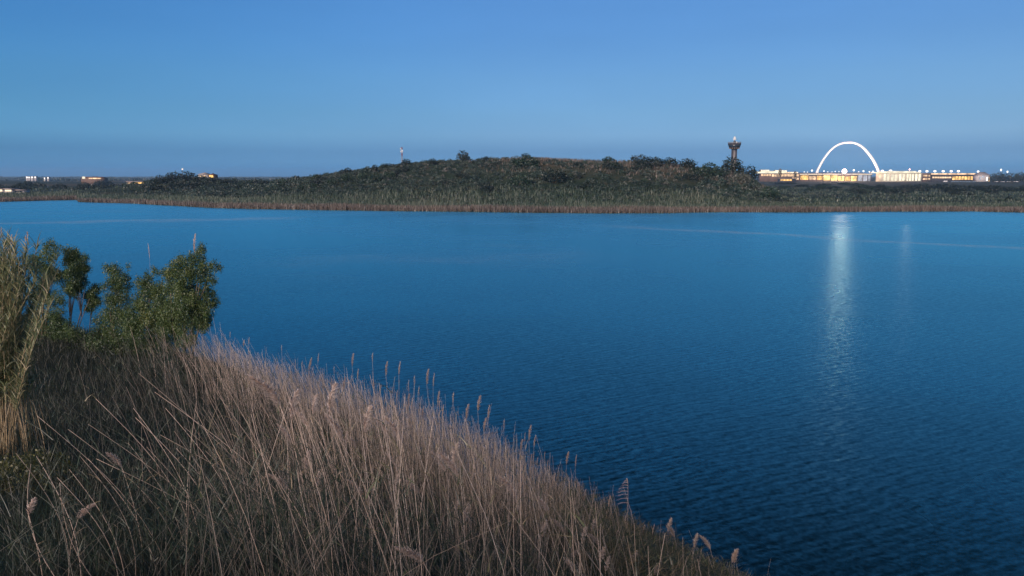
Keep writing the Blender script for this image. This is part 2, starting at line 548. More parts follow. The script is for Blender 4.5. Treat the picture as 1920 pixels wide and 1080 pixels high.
def mat_water():
    """lake: Fresnel mirror of the sky over a deep blue-green body; wave slopes in metres of the lake surface"""
    m, n, l = nt('lake_water')

    def math_(op, a, b=None, c=None):
        x = n.new('ShaderNodeMath')
        x.operation = op
        for i, v in enumerate((a, b, c)):
            if v is None: continue
            if hasattr(v, 'is_output'): l.new(v, x.inputs[i])
            else: x.inputs[i].default_value = v
        return x.outputs[0]

    def vmath(op, a, b=None, s=None):
        x = n.new('ShaderNodeVectorMath')
        x.operation = op
        for i, v in enumerate((a, b)):
            if v is None: continue
            if hasattr(v, 'is_output'): l.new(v, x.inputs[i])
            else: x.inputs[i].default_value = v
        if s is not None:
            if hasattr(s, 'is_output'): l.new(s, x.inputs['Scale'])
            else: x.inputs['Scale'].default_value = s
        return x.outputs['Value' if op in ('DOT_PRODUCT', 'LENGTH') else 'Vector']

    def noise(vec, scale, det=2.0, rough=.5):
        x = n.new('ShaderNodeTexNoise')
        x.inputs['Scale'].default_value = scale
        x.inputs['Detail'].default_value = det
        x.inputs['Roughness'].default_value = rough
        l.new(vec, x.inputs['Vector'])
        return x

    def smooth(v, lo, hi, a=0.0, b=1.0):
        x = n.new('ShaderNodeMapRange')
        x.interpolation_type = 'SMOOTHSTEP'
        l.new(v, x.inputs['Value'])
        for k, val in zip(('From Min', 'From Max', 'To Min', 'To Max'), (lo, hi, a, b)):
            x.inputs[k].default_value = val
        return x.outputs[0]

    pos = n.new('ShaderNodeNewGeometry').outputs['Position']
    big = noise(pos, .035, 3).outputs['Fac']
    mid = noise(pos, .22, 2).outputs['Fac']
    slopes = None
    # wind waves: several wave trains close to one direction, bent by noise
    for ang, lam, amp, kn in ((124, .48, .017, 5.0), (118, .36, .014, 4.0), (131, .62, .010, 4.5), (112, .26, .014, 6.0)):
        d = (math.cos(math.radians(ang)), math.sin(math.radians(ang)), 0)
        ph = vmath('DOT_PRODUCT', pos, tuple(v * 2 * math.pi / lam for v in d))
        ph = math_('ADD', ph, math_('MULTIPLY', mid, kn * 4))
        nz = noise(pos, .8 / lam, 1).outputs['Fac']
        ph = math_('ADD', ph, math_('MULTIPLY', nz, kn))
        c = math_('MULTIPLY', math_('COSINE', ph), amp)
        v = vmath('SCALE', d, None, c)
        slopes = v if slopes is None else vmath('ADD', slopes, v)
    for sc, amp in ((3.2, .10), (9.0, .14)):
        nc = noise(pos, sc, 2).outputs['Color']
        nv = vmath('MULTIPLY', vmath('SUBTRACT', nc, (.5, .5, .5)), (amp * .55, amp * 1.0, 0))
        slopes = vmath('ADD', slopes, nv)
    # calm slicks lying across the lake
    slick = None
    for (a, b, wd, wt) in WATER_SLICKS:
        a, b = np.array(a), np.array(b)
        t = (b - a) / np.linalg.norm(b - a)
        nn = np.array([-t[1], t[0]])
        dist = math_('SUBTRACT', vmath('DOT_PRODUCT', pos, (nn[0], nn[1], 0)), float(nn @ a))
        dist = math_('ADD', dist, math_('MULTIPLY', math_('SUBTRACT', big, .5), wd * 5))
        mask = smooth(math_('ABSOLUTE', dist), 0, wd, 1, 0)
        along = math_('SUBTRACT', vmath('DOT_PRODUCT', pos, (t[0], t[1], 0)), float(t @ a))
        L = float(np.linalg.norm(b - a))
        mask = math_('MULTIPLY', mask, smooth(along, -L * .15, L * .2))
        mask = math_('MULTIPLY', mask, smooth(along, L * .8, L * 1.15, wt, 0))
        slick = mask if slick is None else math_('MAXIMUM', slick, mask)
    gust = smooth(big, .3, .7, .82, 1.12)
    k = gust
    slopes = vmath('SCALE', slopes, None, k)
    nrm = vmath('NORMALIZE', vmath('SUBTRACT', (0, 0, 1), slopes))
    fr = n.new('ShaderNodeFresnel')
    fr.inputs['IOR'].default_value = 1.5
    l.new(nrm, fr.inputs['Normal'])
    gl = n.new('ShaderNodeBsdfGlossy')
    gl.inputs['Color'].default_value = (.38, .91, .95, 1)
    gl.inputs['Roughness'].default_value = .29
    l.new(nrm, gl.inputs['Normal'])
    l.new(smooth(big, .3, .7, .24, .30), gl.inputs['Roughness'])
    df = n.new('ShaderNodeBsdfDiffuse')
    df.inputs['Color'].default_value = (.0003, .004, .0035, 1)
    mx = n.new('ShaderNodeMixShader')
    l.new(fr.outputs[0], mx.inputs[0])
    l.new(df.outputs[0], mx.inputs[1])
    l.new(gl.outputs[0], mx.inputs[2])
    slick_sheen = n.new('ShaderNodeBsdfDiffuse')          # pale colour painted along the slicks for their brighter sky reflection
    slick_sheen.inputs['Color'].default_value = (.50, .60, .66, 1)
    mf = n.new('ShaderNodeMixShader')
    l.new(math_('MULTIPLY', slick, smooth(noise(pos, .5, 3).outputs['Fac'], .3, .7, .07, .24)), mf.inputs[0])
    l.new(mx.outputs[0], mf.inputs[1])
    l.new(slick_sheen.outputs[0], mf.inputs[2])
    out = n.new('ShaderNodeOutputMaterial')
    l.new(mf.outputs[0], out.inputs[0])
    return m


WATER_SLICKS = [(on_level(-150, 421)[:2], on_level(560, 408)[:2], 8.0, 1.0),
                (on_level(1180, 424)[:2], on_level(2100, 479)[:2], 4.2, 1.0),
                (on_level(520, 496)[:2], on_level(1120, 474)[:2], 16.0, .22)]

M = dict(
    ground=mat_ground(), water=mat_water(),
    reed=mat_tint('dry_reed', [(0, (.085, .088, .072)), (.35, (.33, .268, .22)), (.7, (.60, .475, .39)), (1, (.80, .68, .58))], .15, (1.2, .12)),
    plume=mat_tint('reed_plume', [(0, (.24, .165, .135)), (.5, (.50, .375, .31)), (1, (.75, .63, .55))], .35, (8, .15)),
    pale_plume=mat_tint('pale_plume', [(0, (.38, .29, .24)), (.5, (.64, .52, .45)), (1, (.85, .75, .68))], .35, (8, .12)),
    reed_leaf=mat_tint('reed_leaf', [(0, (.018, .042, .028)), (.4, (.10, .13, .065)), (.7, (.26, .22, .125)), (1, (.46, .35, .24))], .3, (1.5, .15)),
    grass=mat_tint('dark_grass', [(0, (.008, .015, .011)), (.5, (.016, .026, .017)), (.8, (.032, .040, .021)), (1, (.075, .066, .036))], .25, (.7, .2)),
    herb=mat_tint('yellow_green_leaf', [(0, (.03, .045, .015)), (.5, (.08, .09, .022)), (1, (.19, .18, .04))], .3, (2.0, .2)),
    cane_leaf=mat_tint('cane_leaf', [(0, (.08, .115, .055)), (.48, (.20, .235, .115)), (.8, (.40, .36, .21)), (1, (.58, .48, .33))], .35, (2.0, .1)),
    cane=mat_tint('cane_stem', [(0, (.15, .12, .06)), (1, (.45, .34, .20))], .05, (2.0, .2)),
    tree_leaf=mat_tint('tree_leaf', [(0, (.026, .055, .020)), (.4, (.066, .118, .034)), (.75, (.13, .175, .045)), (1, (.22, .21, .06))], .3, (1.4, .22)),
    bark=mat_tint('bark', [(0, (.05, .04, .03)), (1, (.28, .22, .17))], 0.0, (6, .3), .02),
    far_leaf=mat_tint('scrub_leaf', [(0, (.009, .022, .019)), (.35, (.020, .045, .034)), (.65, (.042, .076, .055)), (.85, (.090, .100, .085)), (1, (.17, .16, .14))], .2, (.12, .16)),
    fringe=mat_tint('brown_far_reed', [(0, (.055, .044, .036)), (.5, (.125, .095, .078)), (1, (.21, .165, .135))], .2, (.2, .25)),
    green_reed=mat_tint('green_far_reed', [(0, (.032, .060, .038)), (.5, (.068, .110, .070)), (1, (.155, .16, .11))], .25, (.15, .3)),
    dry_far=mat_tint('dry_far_grass', [(0, (.055, .050, .040)), (.5, (.125, .105, .086)), (1, (.22, .18, .15))], .2, (.15, .25)),
    concrete=mat_solid('concrete', (.20, .19, .19), .8, .2, .5),
    dark_metal=mat_solid('dark_metal', (.05, .05, .06), .5, .2, 1.0),
    dark_wall=mat_solid('dark_wall', (.035, .03, .034), .7, .2, .5),
    steel=mat_solid('galvanised_steel', (.35, .35, .36), .5, .15, 1.0, .5),
    white_paint=mat_solid('white_paint', (.78, .78, .76), .5, .06, .5),
    red_paint=mat_solid('red_paint', (.27, .07, .06), .5, .1, .5),
    brown_wall=mat_solid('brown_wall', (.12, .075, .055), .8, .3, .15),
    pale_wall=mat_solid('pale_wall', (.45, .43, .42), .7, .15, .15),
    cream_wall=mat_solid('cream_wall', (.62, .56, .42), .7, .12, .2),
    roof=mat_solid('roof_sheet', (.25, .22, .22), .6, .2, .1),
    tile=mat_solid('roof_tile', (.14, .065, .045), .8, .25, .6),
    tyre=mat_solid('tyre_rubber', (.02, .02, .02), .8, .1, 1.0),
    glass=mat_solid('dark_glass', (.02, .03, .04), .1, .1, 1.0),
    car_white=mat_solid('car_white', (.75, .75, .75), .3, .03, 1.0),
    car_blue=mat_solid('car_blue_grey', (.18, .26, .33), .3, .05, 1.0),
    glow_orange=mat_glow('lit_glazing_orange', (1.0, .58, .18), 1.5, .6, .16),
    glow_yellow=mat_glow('lit_glazing_yellow', (1.0, .68, .25), 2.0, .5, .14),
    glow_cream=mat_glow('lit_glazing_cream', (1.0, .90, .66), 1.3, .25, .12),
    glow_grey=mat_glow('lit_glazing_pale', (.80, .80, .88), .65, .45, .12),
    glow_dim=mat_glow('lit_glazing_dim', (1.0, .66, .38), 1.2, .6, .15),
    glow_white=mat_glow('lamp_white', (1.0, .95, .9), 2.2),
    glow_warm=mat_glow('lamp_warm', (1.0, .8, .55), 1.6),
)
M['flood'] = mat_glow('floodlight_lens', (1.0, .72, .55), 1200.0, sample=True)
M['streak_glow'] = mat_glow('streak_lens', (1.0, .37, .28), 11000.0, sample=True)  # for the added streak lamps, reddened to reflect white off the tinted lake

# ------------------------------------------------------------------ the setting: terrain sheet and lake
fine = np.linspace(-42, 42, 420)
coarse = np.concatenate([np.linspace(-180, -44, 70), fine, np.linspace(44, 180, 70)[:-1]])
A = np.radians(coarse)
R = np.concatenate([[0.01], np.geomspace(.8, 60, 110), np.linspace(62, 460, 150), np.geomspace(470, 8000, 60)])
rr, aa = np.meshgrid(R, A, indexing='ij')
X, Yg = rr * np.sin(aa), rr * np.cos(aa)
Zg = ground_z(X, Yg)
nr, na = X.shape
ii = np.arange(nr - 1)[:, None] * na
jj = np.arange(na)[None]
kk = (jj + 1) % na
quads = np.stack([ii + jj, ii + kk, ii + na + kk, ii + na + jj], -1).reshape(-1, 4)
Q = q_of(X, Yg)
S = rr - np.interp(Q, SH_Q, SH_D)
dry = sstep(60, 110, S) * sstep(860, 1010, Q) * (1 - sstep(1330, 1420, Q)) * (1 - sstep(200, 300, S)) * .8
dry = np.maximum(dry, .55 * sstep(.45, .75, wob(X, Yg, 140, 3.) * .5 + .5) * sstep(250, 500, S) * (1 - sstep(1300, 1450, Q)))
dry = np.maximum(dry, .10 * (rr < 70) * 1.0 * sstep(.3, .8, wob(X, Yg, 3, 1.) * .5 + .5))
tag(link('terrain', new_mesh('terrain', np.stack([X, Yg, Zg], -1).reshape(-1, 3), [quads], dry.ravel(), True), M['ground']),
    'dark land of the near bank, far shore and low hill', kind='structure')

wb = MB()
gx, gy = np.linspace(-520, 620, 60), np.linspace(-200, 480, 40)
GX, GY = np.meshgrid(gx, gy, indexing='ij')
ii = np.arange(59)[:, None] * 40
jj = np.arange(39)[None]
wb.add(np.stack([GX, GY, GX * 0], -1).reshape(-1, 3), [np.stack([ii + jj, ii + 40 + jj, ii + 41 + jj, ii + jj + 1], -1).reshape(-1, 4)])
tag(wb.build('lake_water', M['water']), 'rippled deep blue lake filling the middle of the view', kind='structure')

# ------------------------------------------------------------------ far shore vegetation (masses)
def far_sample(n, q0, q1, s0, s1):
    q = rng.uniform(q0, q1, n)
    s = rng.uniform(s0, s1, n) if np.isscalar(s0) else s0
    a = np.arctan((q - 960) * CP / F)
    D = np.interp(q, SH_Q, SH_D)
    r = D + s
    x, y = r * np.sin(a), r * np.cos(a)
    return np.stack([x, y, ground_z(x, y)], -1), q, s, r


mb = MB()
P, q, s, r = far_sample(44000, -350, 2300, -1.2, 9)
h = rng.uniform(1.2, 2.2, len(P)) * (1 + .18 * wob(P[:, 0], P[:, 1], 9, 1.)) * np.interp(q, [0, 300, 900, 1500, 2300], [.95, .9, 1.0, .85, .85])
mb.add(*blades(P - [0, 0, .3], rng.normal(0, .25, (len(P), 2)), h, rng.uniform(.07, .2, len(P)), 2, 1.3, rng.uniform(0, 1, len(P)) * .7 + .15 * wob(P[:, 0], P[:, 1], 14, 2.) + .15, tip=.2))
tag(mb.build('reed_fringe', M['fringe']), 'low belt of brown dead reeds along the far waterline', 'reeds', kind='stuff')

mb = MB()
P, q, s, r = far_sample(70000, -350, 2300, 6, 52)
keep = rng.uniform(size=len(P)) < np.interp(s, [0, 38, 52], [1, 1, .2])
P, q, s = P[keep], q[keep], s[keep]
h = rng.uniform(.8, 1.9, len(P)) * (1 + .25 * wob(P[:, 0], P[:, 1], 8, 4.)) * np.interp(q, [0, 900, 1350, 1460, 2300], [1, 1.05, 1.0, .7, .7])
mb.add(*blades(P - [0, 0, .2], rng.normal(0, .35, (len(P), 2)), h, rng.uniform(.08, .22, len(P)), 2, 1.4, rng.uniform(0, .8, len(P)) + .25 * wob(P[:, 0], P[:, 1], 16, 5.), tip=.15))
tag(mb.build('green_reed_bed', M['green_reed']), 'wide bed of grey green reeds behind the brown belt', 'reeds', kind='stuff')

mb = MB()
P, q, s, r = far_sample(15000, 860, 1420, 70, 150)
keep = rng.uniform(size=len(P)) < sstep(860, 1000, q) * (1 - sstep(1330, 1420, q)) * (.3 + .7 * sstep(-.4, .3, wob(P[:, 0], P[:, 1], 11, 7.)))
P = P[keep]
mb.add(*blades(P - [0, 0, .1], rng.normal(0, .3, (len(P), 2)), rng.uniform(.5, 1.5, len(P)), rng.uniform(.1, .28, len(P)), 2, 1.3, rng.uniform(0, 1, len(P)), tip=.2))
tag(mb.build('dry_grass', M['dry_far']), 'pinkish brown dry grass covering the hilltop', 'grass', kind='stuff')
mb = MB()
P, q, s, r = far_sample(22000, 1400, 2300, 40, 620)
mb.add(*blades(P - [0, 0, .1], rng.normal(0, .3, (len(P), 2)), rng.uniform(.4, 1.1, len(P)), rng.uniform(.15, .4, len(P)), 2, 1.3, rng.uniform(0, .75, len(P)), tip=.2))
P, q, s, r = far_sample(6000, -300, 560, 45, 330)
mb.add(*blades(P - [0, 0, .1], rng.normal(0, .3, (len(P), 2)), rng.uniform(.4, 1.1, len(P)), rng.uniform(.2, .5, len(P)), 2, 1.3, rng.uniform(0, .5, len(P)), tip=.2))
tag(mb.build('marsh_grass', M['green_reed']), 'dull green grass of the flat marsh behind the reeds', 'grass', kind='stuff')


def scrub(n, q0, q1, s0, s1, size, leaves, lsize, dens=None, tone=0.0):
    P, q, s, r = far_sample(n, q0, q1, s0, s1)
    if dens is not None:
        k = rng.uniform(size=n) < dens(P, q, s)
        P = P[k]
    n = len(P)
    w = rng.uniform(*size, n)
    hgt = w * rng.uniform(.55, .95, n)
    tb = rng.uniform(.05, .75, n) + tone
    idx = np.repeat(np.arange(n), leaves)
    d = rng.normal(size=(len(idx), 3))
    d /= np.linalg.norm(d, axis=1)[:, None]
    d[:, 2] = np.abs(d[:, 2])
    rr_ = rng.uniform(.45, 1.0, len(idx)) ** .5 * (1 + .25 * np.sin(d[:, 0] * 5 + idx) * np.cos(d[:, 1] * 4 + idx * 2))
    C = P[idx] + d * rr_[:, None] * np.stack([w, w, hgt * 1.2], -1)[idx] * .5 + [0, 0, .1]
    return leaf_quads(C, lsize * rng.uniform(.6, 1.3, len(C)), np.clip(tb[idx] + rng.normal(0, .1, len(C)), 0, 1), .65, .4)


mb = MB()
mb.add(*scrub(2900, 430, 1360, 46, 128, (1.2, 3.0), 80, .40, lambda P, q, s: np.interp(q, [430, 520, 980, 1100, 1360], [.4, 1, 1, .45, .5]) * (1 - .75 * sstep(950, 1050, q) * sstep(75, 95, s)) * (1 - .85 * sstep(820, 880, q) * sstep(88, 100, s))))
mb.add(*scrub(330, 780, 1340, 52, 122, (1.0, 2.2), 70, .36, lambda P, q, s: sstep(-.2, .4, wob(P[:, 0], P[:, 1], 13, 9.)), .42))
mb.add(*scrub(160, 500, 900, 55, 115, (1.0, 2.0), 70, .36, None, .33))
mb.add(*scrub(420, 1320, 1460, 40, 140, (1.2, 3.4), 80, .48, None, .1))
mb.add(*scrub(420, 560, 1300, 28, 62, (1.0, 2.4), 60, .38, None, -.1))
mb.add(*scrub(420, 1440, 2300, 90, 420, (2.0, 4.2), 70, .7, lambda P, q, s: .35 + .65 * sstep(-.2, .3, wob(P[:, 0], P[:, 1], 25, 3.)), -.05))
mb.add(*scrub(520, -350, 300, 60, 420, (2.0, 5.0), 60, .8, lambda P, q, s: sstep(-.3, .3, wob(P[:, 0], P[:, 1], 40, 6.)), -.1))
mb.add(*scrub(700, 270, 560, 50, 300, (2.0, 4.5), 70, .65, None, -.1))
tag(mb.build('hillside_scrub', M['far_leaf']), 'dark green scrub covering the far hillside', 'scrub', kind='stuff')

# a far wood that reads as one dark line along the horizon
mb = MB()
n = 900
q = rng.uniform(-600, 2500, n)
r = rng.uniform(1700, 5200, n)
a = np.arctan((q - 960) * CP / F)
Pf = np.stack([r * np.sin(a), r * np.cos(a)], -1)
Zf = ground_z(Pf[:, 0], Pf[:, 1])
w = rng.uniform(14, 50, n) * (.6 + r / 5000)
hh = rng.uniform(3, 7, n) * (.7 + r / 6000)
idx = np.repeat(np.arange(n), 60)
d = rng.normal(size=(len(idx), 3))
d /= np.linalg.norm(d, axis=1)[:, None]
d[:, 2] = np.abs(d[:, 2])
C = np.stack([Pf[idx, 0] + d[:, 0] * w[idx] * .5, Pf[idx, 1] + d[:, 1] * w[idx] * .5, Zf[idx] + d[:, 2] * hh[idx]], -1)
mb.add(*leaf_quads(C, rng.uniform(2, 5, len(C)), rng.uniform(0, .5, len(C)), .7))
tag(mb.build('distant_woods', M['far_leaf']), 'dark line of distant woodland along the horizon', 'wood', kind='stuff')

# ------------------------------------------------------------------ shrubs and trees one can tell apart on the far shore
def shrub_proto(kind):
    """unit shrub about 2 wide and 1.5 high, origin at its base; returns crown mesh and trunk mesh"""
    if kind == 'round':
        L = [(0, 0, .85, .75, .7, .65), (.5, .1, .6, .5, .5, .45), (-.5, -.1, .65, .5, .5, .5), (.1, -.4, .5, .5, .45, .4), (-.2, .4, .6, .5, .45, .45)]
    elif kind == 'low':
        L = [(-.6, 0, .35, .5, .45, .4), (.1, .1, .5, .55, .5, .5), (.65, -.1, .35, .45, .45, .35), (-.1, -.35, .3, .6, .4, .35)]
    elif kind == 'tall':
        L = [(0, 0, 1.9, .5, .5, .5), (.25, .1, 1.3, .55, .5, .5), (-.3, 0, 1.35, .5, .5, .55), (0, -.2, .8, .65, .55, .5), (.1, .2, .45, .55, .5, .4)]
    else:   # domed
        L = [(0, 0, .55, 1.0, .8, .65), (.5, 0, .4, .6, .6, .5), (-.55, 0, .4, .6, .6, .5)]
    C, k = shell_points(900, L, .5)
    tone = rng.uniform(-.12, .12, len(L))
    C[:, 2] = np.abs(C[:, 2])
    c = MB().add(*leaf_quads(C, rng.uniform(.10, .2, len(C)), np.clip(.35 + tone[k] + rng.normal(0, .1, len(C)), 0, 1), .65, .3))
    t = MB()
    for p in L:
        t.tube([(0, 0, -.1), (p[0] * .4, p[1] * .4, p[2] * .5), (p[0] * .9, p[1] * .9, p[2])], [.06, .045, .02], 5, rng.uniform(.1, .5))
    return c.mesh('crown'), t.mesh('trunk')


def leaf_mat(name, stops):
    return mat_tint(name, stops, .2, (.3, .15))


M['dark_leaf'] = leaf_mat('dark_shrub_leaf', [(0, (.004, .012, .010)), (.5, (.010, .026, .018)), (1, (.030, .055, .034))])
M['mid_leaf'] = leaf_mat('green_shrub_leaf', [(0, (.009, .026, .015)), (.5, (.022, .053, .028)), (1, (.06, .095, .05))])
M['pale_leaf'] = leaf_mat('grey_shrub_leaf', [(0, (.045, .055, .042)), (.5, (.10, .11, .085)), (1, (.19, .19, .15))])
M['rust_leaf'] = leaf_mat('rusty_tree_leaf', [(0, (.05, .035, .012)), (.5, (.12, .07, .022)), (1, (.22, .12, .04))])
PROTO = {}
for kind in ('round', 'low', 'tall', 'domed'):
    cm, tm = shrub_proto(kind)
    for mt in ('dark_leaf', 'mid_leaf', 'pale_leaf', 'rust_leaf'):
        cc = cm.copy()
        cc.materials.append(M[mt])
        tt = tm
        if not tt.materials: tt.materials.append(M['bark'])
        PROTO[kind, mt] = (cc, tt)


def plant(name, kind, mt, px, r, wpx, hpx, label, cat, group=None, dz=0.0, rz=None):
    x, y = polar(px, r)
    k = r / F
    base_w = 2.1 if kind != 'domed' else 2.4
    base_h = {'round': 1.5, 'low': 1.0, 'tall': 2.4, 'domed': 1.2}[kind]
    o = thing(name, (x, y, float(ground_z(x, y)) + dz - .1), label, cat, group, rng.uniform(0, 6.28) if rz is None else rz)
    sx, sz = wpx * k / base_w, hpx * k / base_h
    o.scale = (sx, sx, sz)
    cm, tm = PROTO[kind, mt]
    link('crown', cm, None, o)
    link('trunk', tm, None, o)
    return o


plant('tree', 'round', 'dark_leaf', 868, 344, 28, 25, 'small round dark tree standing alone on the bare hilltop', 'tree', dz=-.7)
g = 'trees in a row on the right shoulder of the hill'
for px, wp, hp, dz in ((1200, 44, 11, -.3), (1228, 46, 10, -.4), (1255, 46, 12, -.4), (1288, 52, 14, -.4)):
    plant('tree', 'domed', 'dark_leaf', px, 334, wp, hp + 6, 'low dark tree in the row along the right shoulder of the hilltop', 'tree', g, dz=dz)
plant('tree', 'round', 'dark_leaf', 1372, 345, 52, 34, 'broad dark tree hiding the foot of the control tower', 'tree')
plant('tree', 'round', 'dark_leaf', 1402, 343, 48, 27, 'dark spreading tree sloping down right of the control tower', 'tree')
plant('shrub', 'domed', 'pale_leaf', 1391, 318, 38, 22, 'pale grey domed shrub just below the control tower trees', 'shrub')
plant('shrub', 'low', 'mid_leaf', 1325, 322, 62, 26, 'green spreading shrub on the hill shoulder left of the tower', 'shrub')
plant('shrub', 'round', 'mid_leaf', 1445, 300, 46, 28, 'dark green shrub where the hill runs out beside the lit stadium', 'shrub')
plant('shrub', 'low', 'dark_leaf', 910, 284, 44, 20, 'dark low shrub at the hill foot, leftmost of three above the reeds', 'shrub')
plant('shrub', 'low', 'mid_leaf', 975, 287, 46, 24, 'green shrub at the hill foot between two darker shrubs', 'shrub')
plant('shrub', 'round', 'dark_leaf', 1040, 289, 60, 28, 'largest dark shrub at the hill foot above the reeds', 'shrub')
plant('shrub', 'low', 'dark_leaf', 1207, 318, 34, 16, 'dark rounded shrub alone amid dry grass on the right slope', 'shrub')
plant('shrub', 'low', 'dark_leaf', 1150, 310, 34, 15, 'small dark shrub in the dry grass left of a rounder one', 'shrub')
plant('shrub', 'low', 'mid_leaf', 985, 312, 60, 22, 'mid green shrub halfway up the hill below the summit', 'shrub')
g = 'green shrubs along the left hill skyline'
for px, wp, hp in ((563, 18, 9), (585, 26, 10), (622, 24, 11), (650, 34, 12), (680, 26, 12), (705, 34, 14), (735, 20, 9)):
    plant('shrub', 'round', 'mid_leaf', px, rng.uniform(318, 326), wp, hp + 3, 'green rounded shrub in the line along the left skyline of the hill', 'shrub', g)
g = 'dark shrubs scattered over the hillside'
for k_ in range(46):
    px = rng.uniform(500, 1330)
    D_ = float(np.interp(px, SH_Q, SH_D))
    plant('shrub', ('low', 'round')[k_ % 2], ('dark_leaf', 'mid_leaf')[k_ % 3 == 0], px, D_ + rng.uniform(48, 100), rng.uniform(16, 30), rng.uniform(8, 15), 'small dark shrub scattered among the scrub of the hillside', 'shrub', g)
g = 'dark shrubs across the marsh below the stadium'
for k_ in range(36):
    px = rng.uniform(1600, 1930)
    plant('shrub', ('low', 'round', 'domed')[k_ % 3], 'dark_leaf', px, rng.uniform(480, 760), rng.uniform(22, 46), rng.uniform(6, 11), 'dark shrub in the thicket across the marsh below the lit buildings', 'shrub', g)
for k_ in range(26):
    px = rng.uniform(1460, 1660)
    plant('shrub', 'low', ('mid_leaf', 'dark_leaf')[k_ % 2], px, rng.uniform(600, 1100), rng.uniform(20, 44), rng.uniform(3, 6.5), 'low green shrub in the flat marsh below the stadium', 'shrub', 'low shrubs in the flat marsh')
g = 'dark trees on the left knoll'
for px, r_, wp, hp in ((302, 455, 34, 22), (325, 462, 36, 24), (350, 468, 36, 24), (375, 462, 34, 18), (398, 455, 36, 16), (420, 455, 34, 14), (290, 440, 40, 16), (330, 440, 44, 18), (370, 438, 44, 18), (410, 436, 40, 14), (450, 430, 40, 12), (480, 425, 30, 10)):
    plant('tree', 'round', 'dark_leaf', px, r_, wp, hp - 4, 'dark bushy tree in the grove on the low knoll at left', 'tree', g, dz=-.8)
g = 'dark trees in the belt behind the left shore'
for k_ in range(26):
    px = rng.uniform(-20, 300)
    plant('tree', ('low', 'round')[k_ % 2], 'dark_leaf', px, rng.uniform(480, 900), rng.uniform(22, 44), rng.uniform(6, 11), 'dark low tree in the belt behind the left shore', 'tree', g)
plant('tree', 'round', 'dark_leaf', 208, 640, 14, 9, 'dark tree standing alone in the pale field right of the brick house', 'tree')

# ------------------------------------------------------------------ lattice mast behind the hill
def mast():
    b = at(754, 307, 420)
    z0 = float(ground_z(b[0], b[1]))
    o = thing('lattice_mast', (b[0], b[1], z0), 'slim red and white lattice mast rising behind the hill', 'mast')
    top = at(754, 276, 420)[2] - z0
    w = .30

    def section(za, zb, n):
        m = MB()
        for sx in (-1, 1):
            for sy in (-1, 1):
                m.tube([(sx * w, sy * w, za), (sx * w, sy * w, zb)], .06, 5)
        zs = np.linspace(za, zb, n + 1)
        cs = [(-w, -w), (w, -w), (w, w), (-w, w)]
        for i in range(n):
            for k in range(4):
                a_, b_ = cs[k], cs[(k + 1) % 4]
                if i % 2: a_, b_ = b_, a_
                m.tube([(*a_, zs[i]), (*b_, zs[i + 1])], .035, 4)
                m.tube([(*a_, zs[i + 1]), (*b_, zs[i + 1])], .03, 4)
        return m
    section(0, top * .62, 16).build('lower_section', M['steel'], o)
    section(top * .62, top * .74, 4).build('middle_section', M['red_paint'], o)['label'] = 'red painted band of the mast'
    section(top * .74, top * .90, 5).build('white_section', M['white_paint'], o)
    section(top * .90, top, 3).build('top_section', M['red_paint'], o)['label'] = 'red painted top of the mast'
    for k, (hz, dx) in enumerate(((.93, -.5), (.83, .5), (.8, -.45))):
        MB().lathe((dx, -.7, top * hz), [(.1, -.3), (.25, -.25), (.28, .25), (.1, .3)], 10).build('antenna_dish', M['white_paint'], o)


mast()


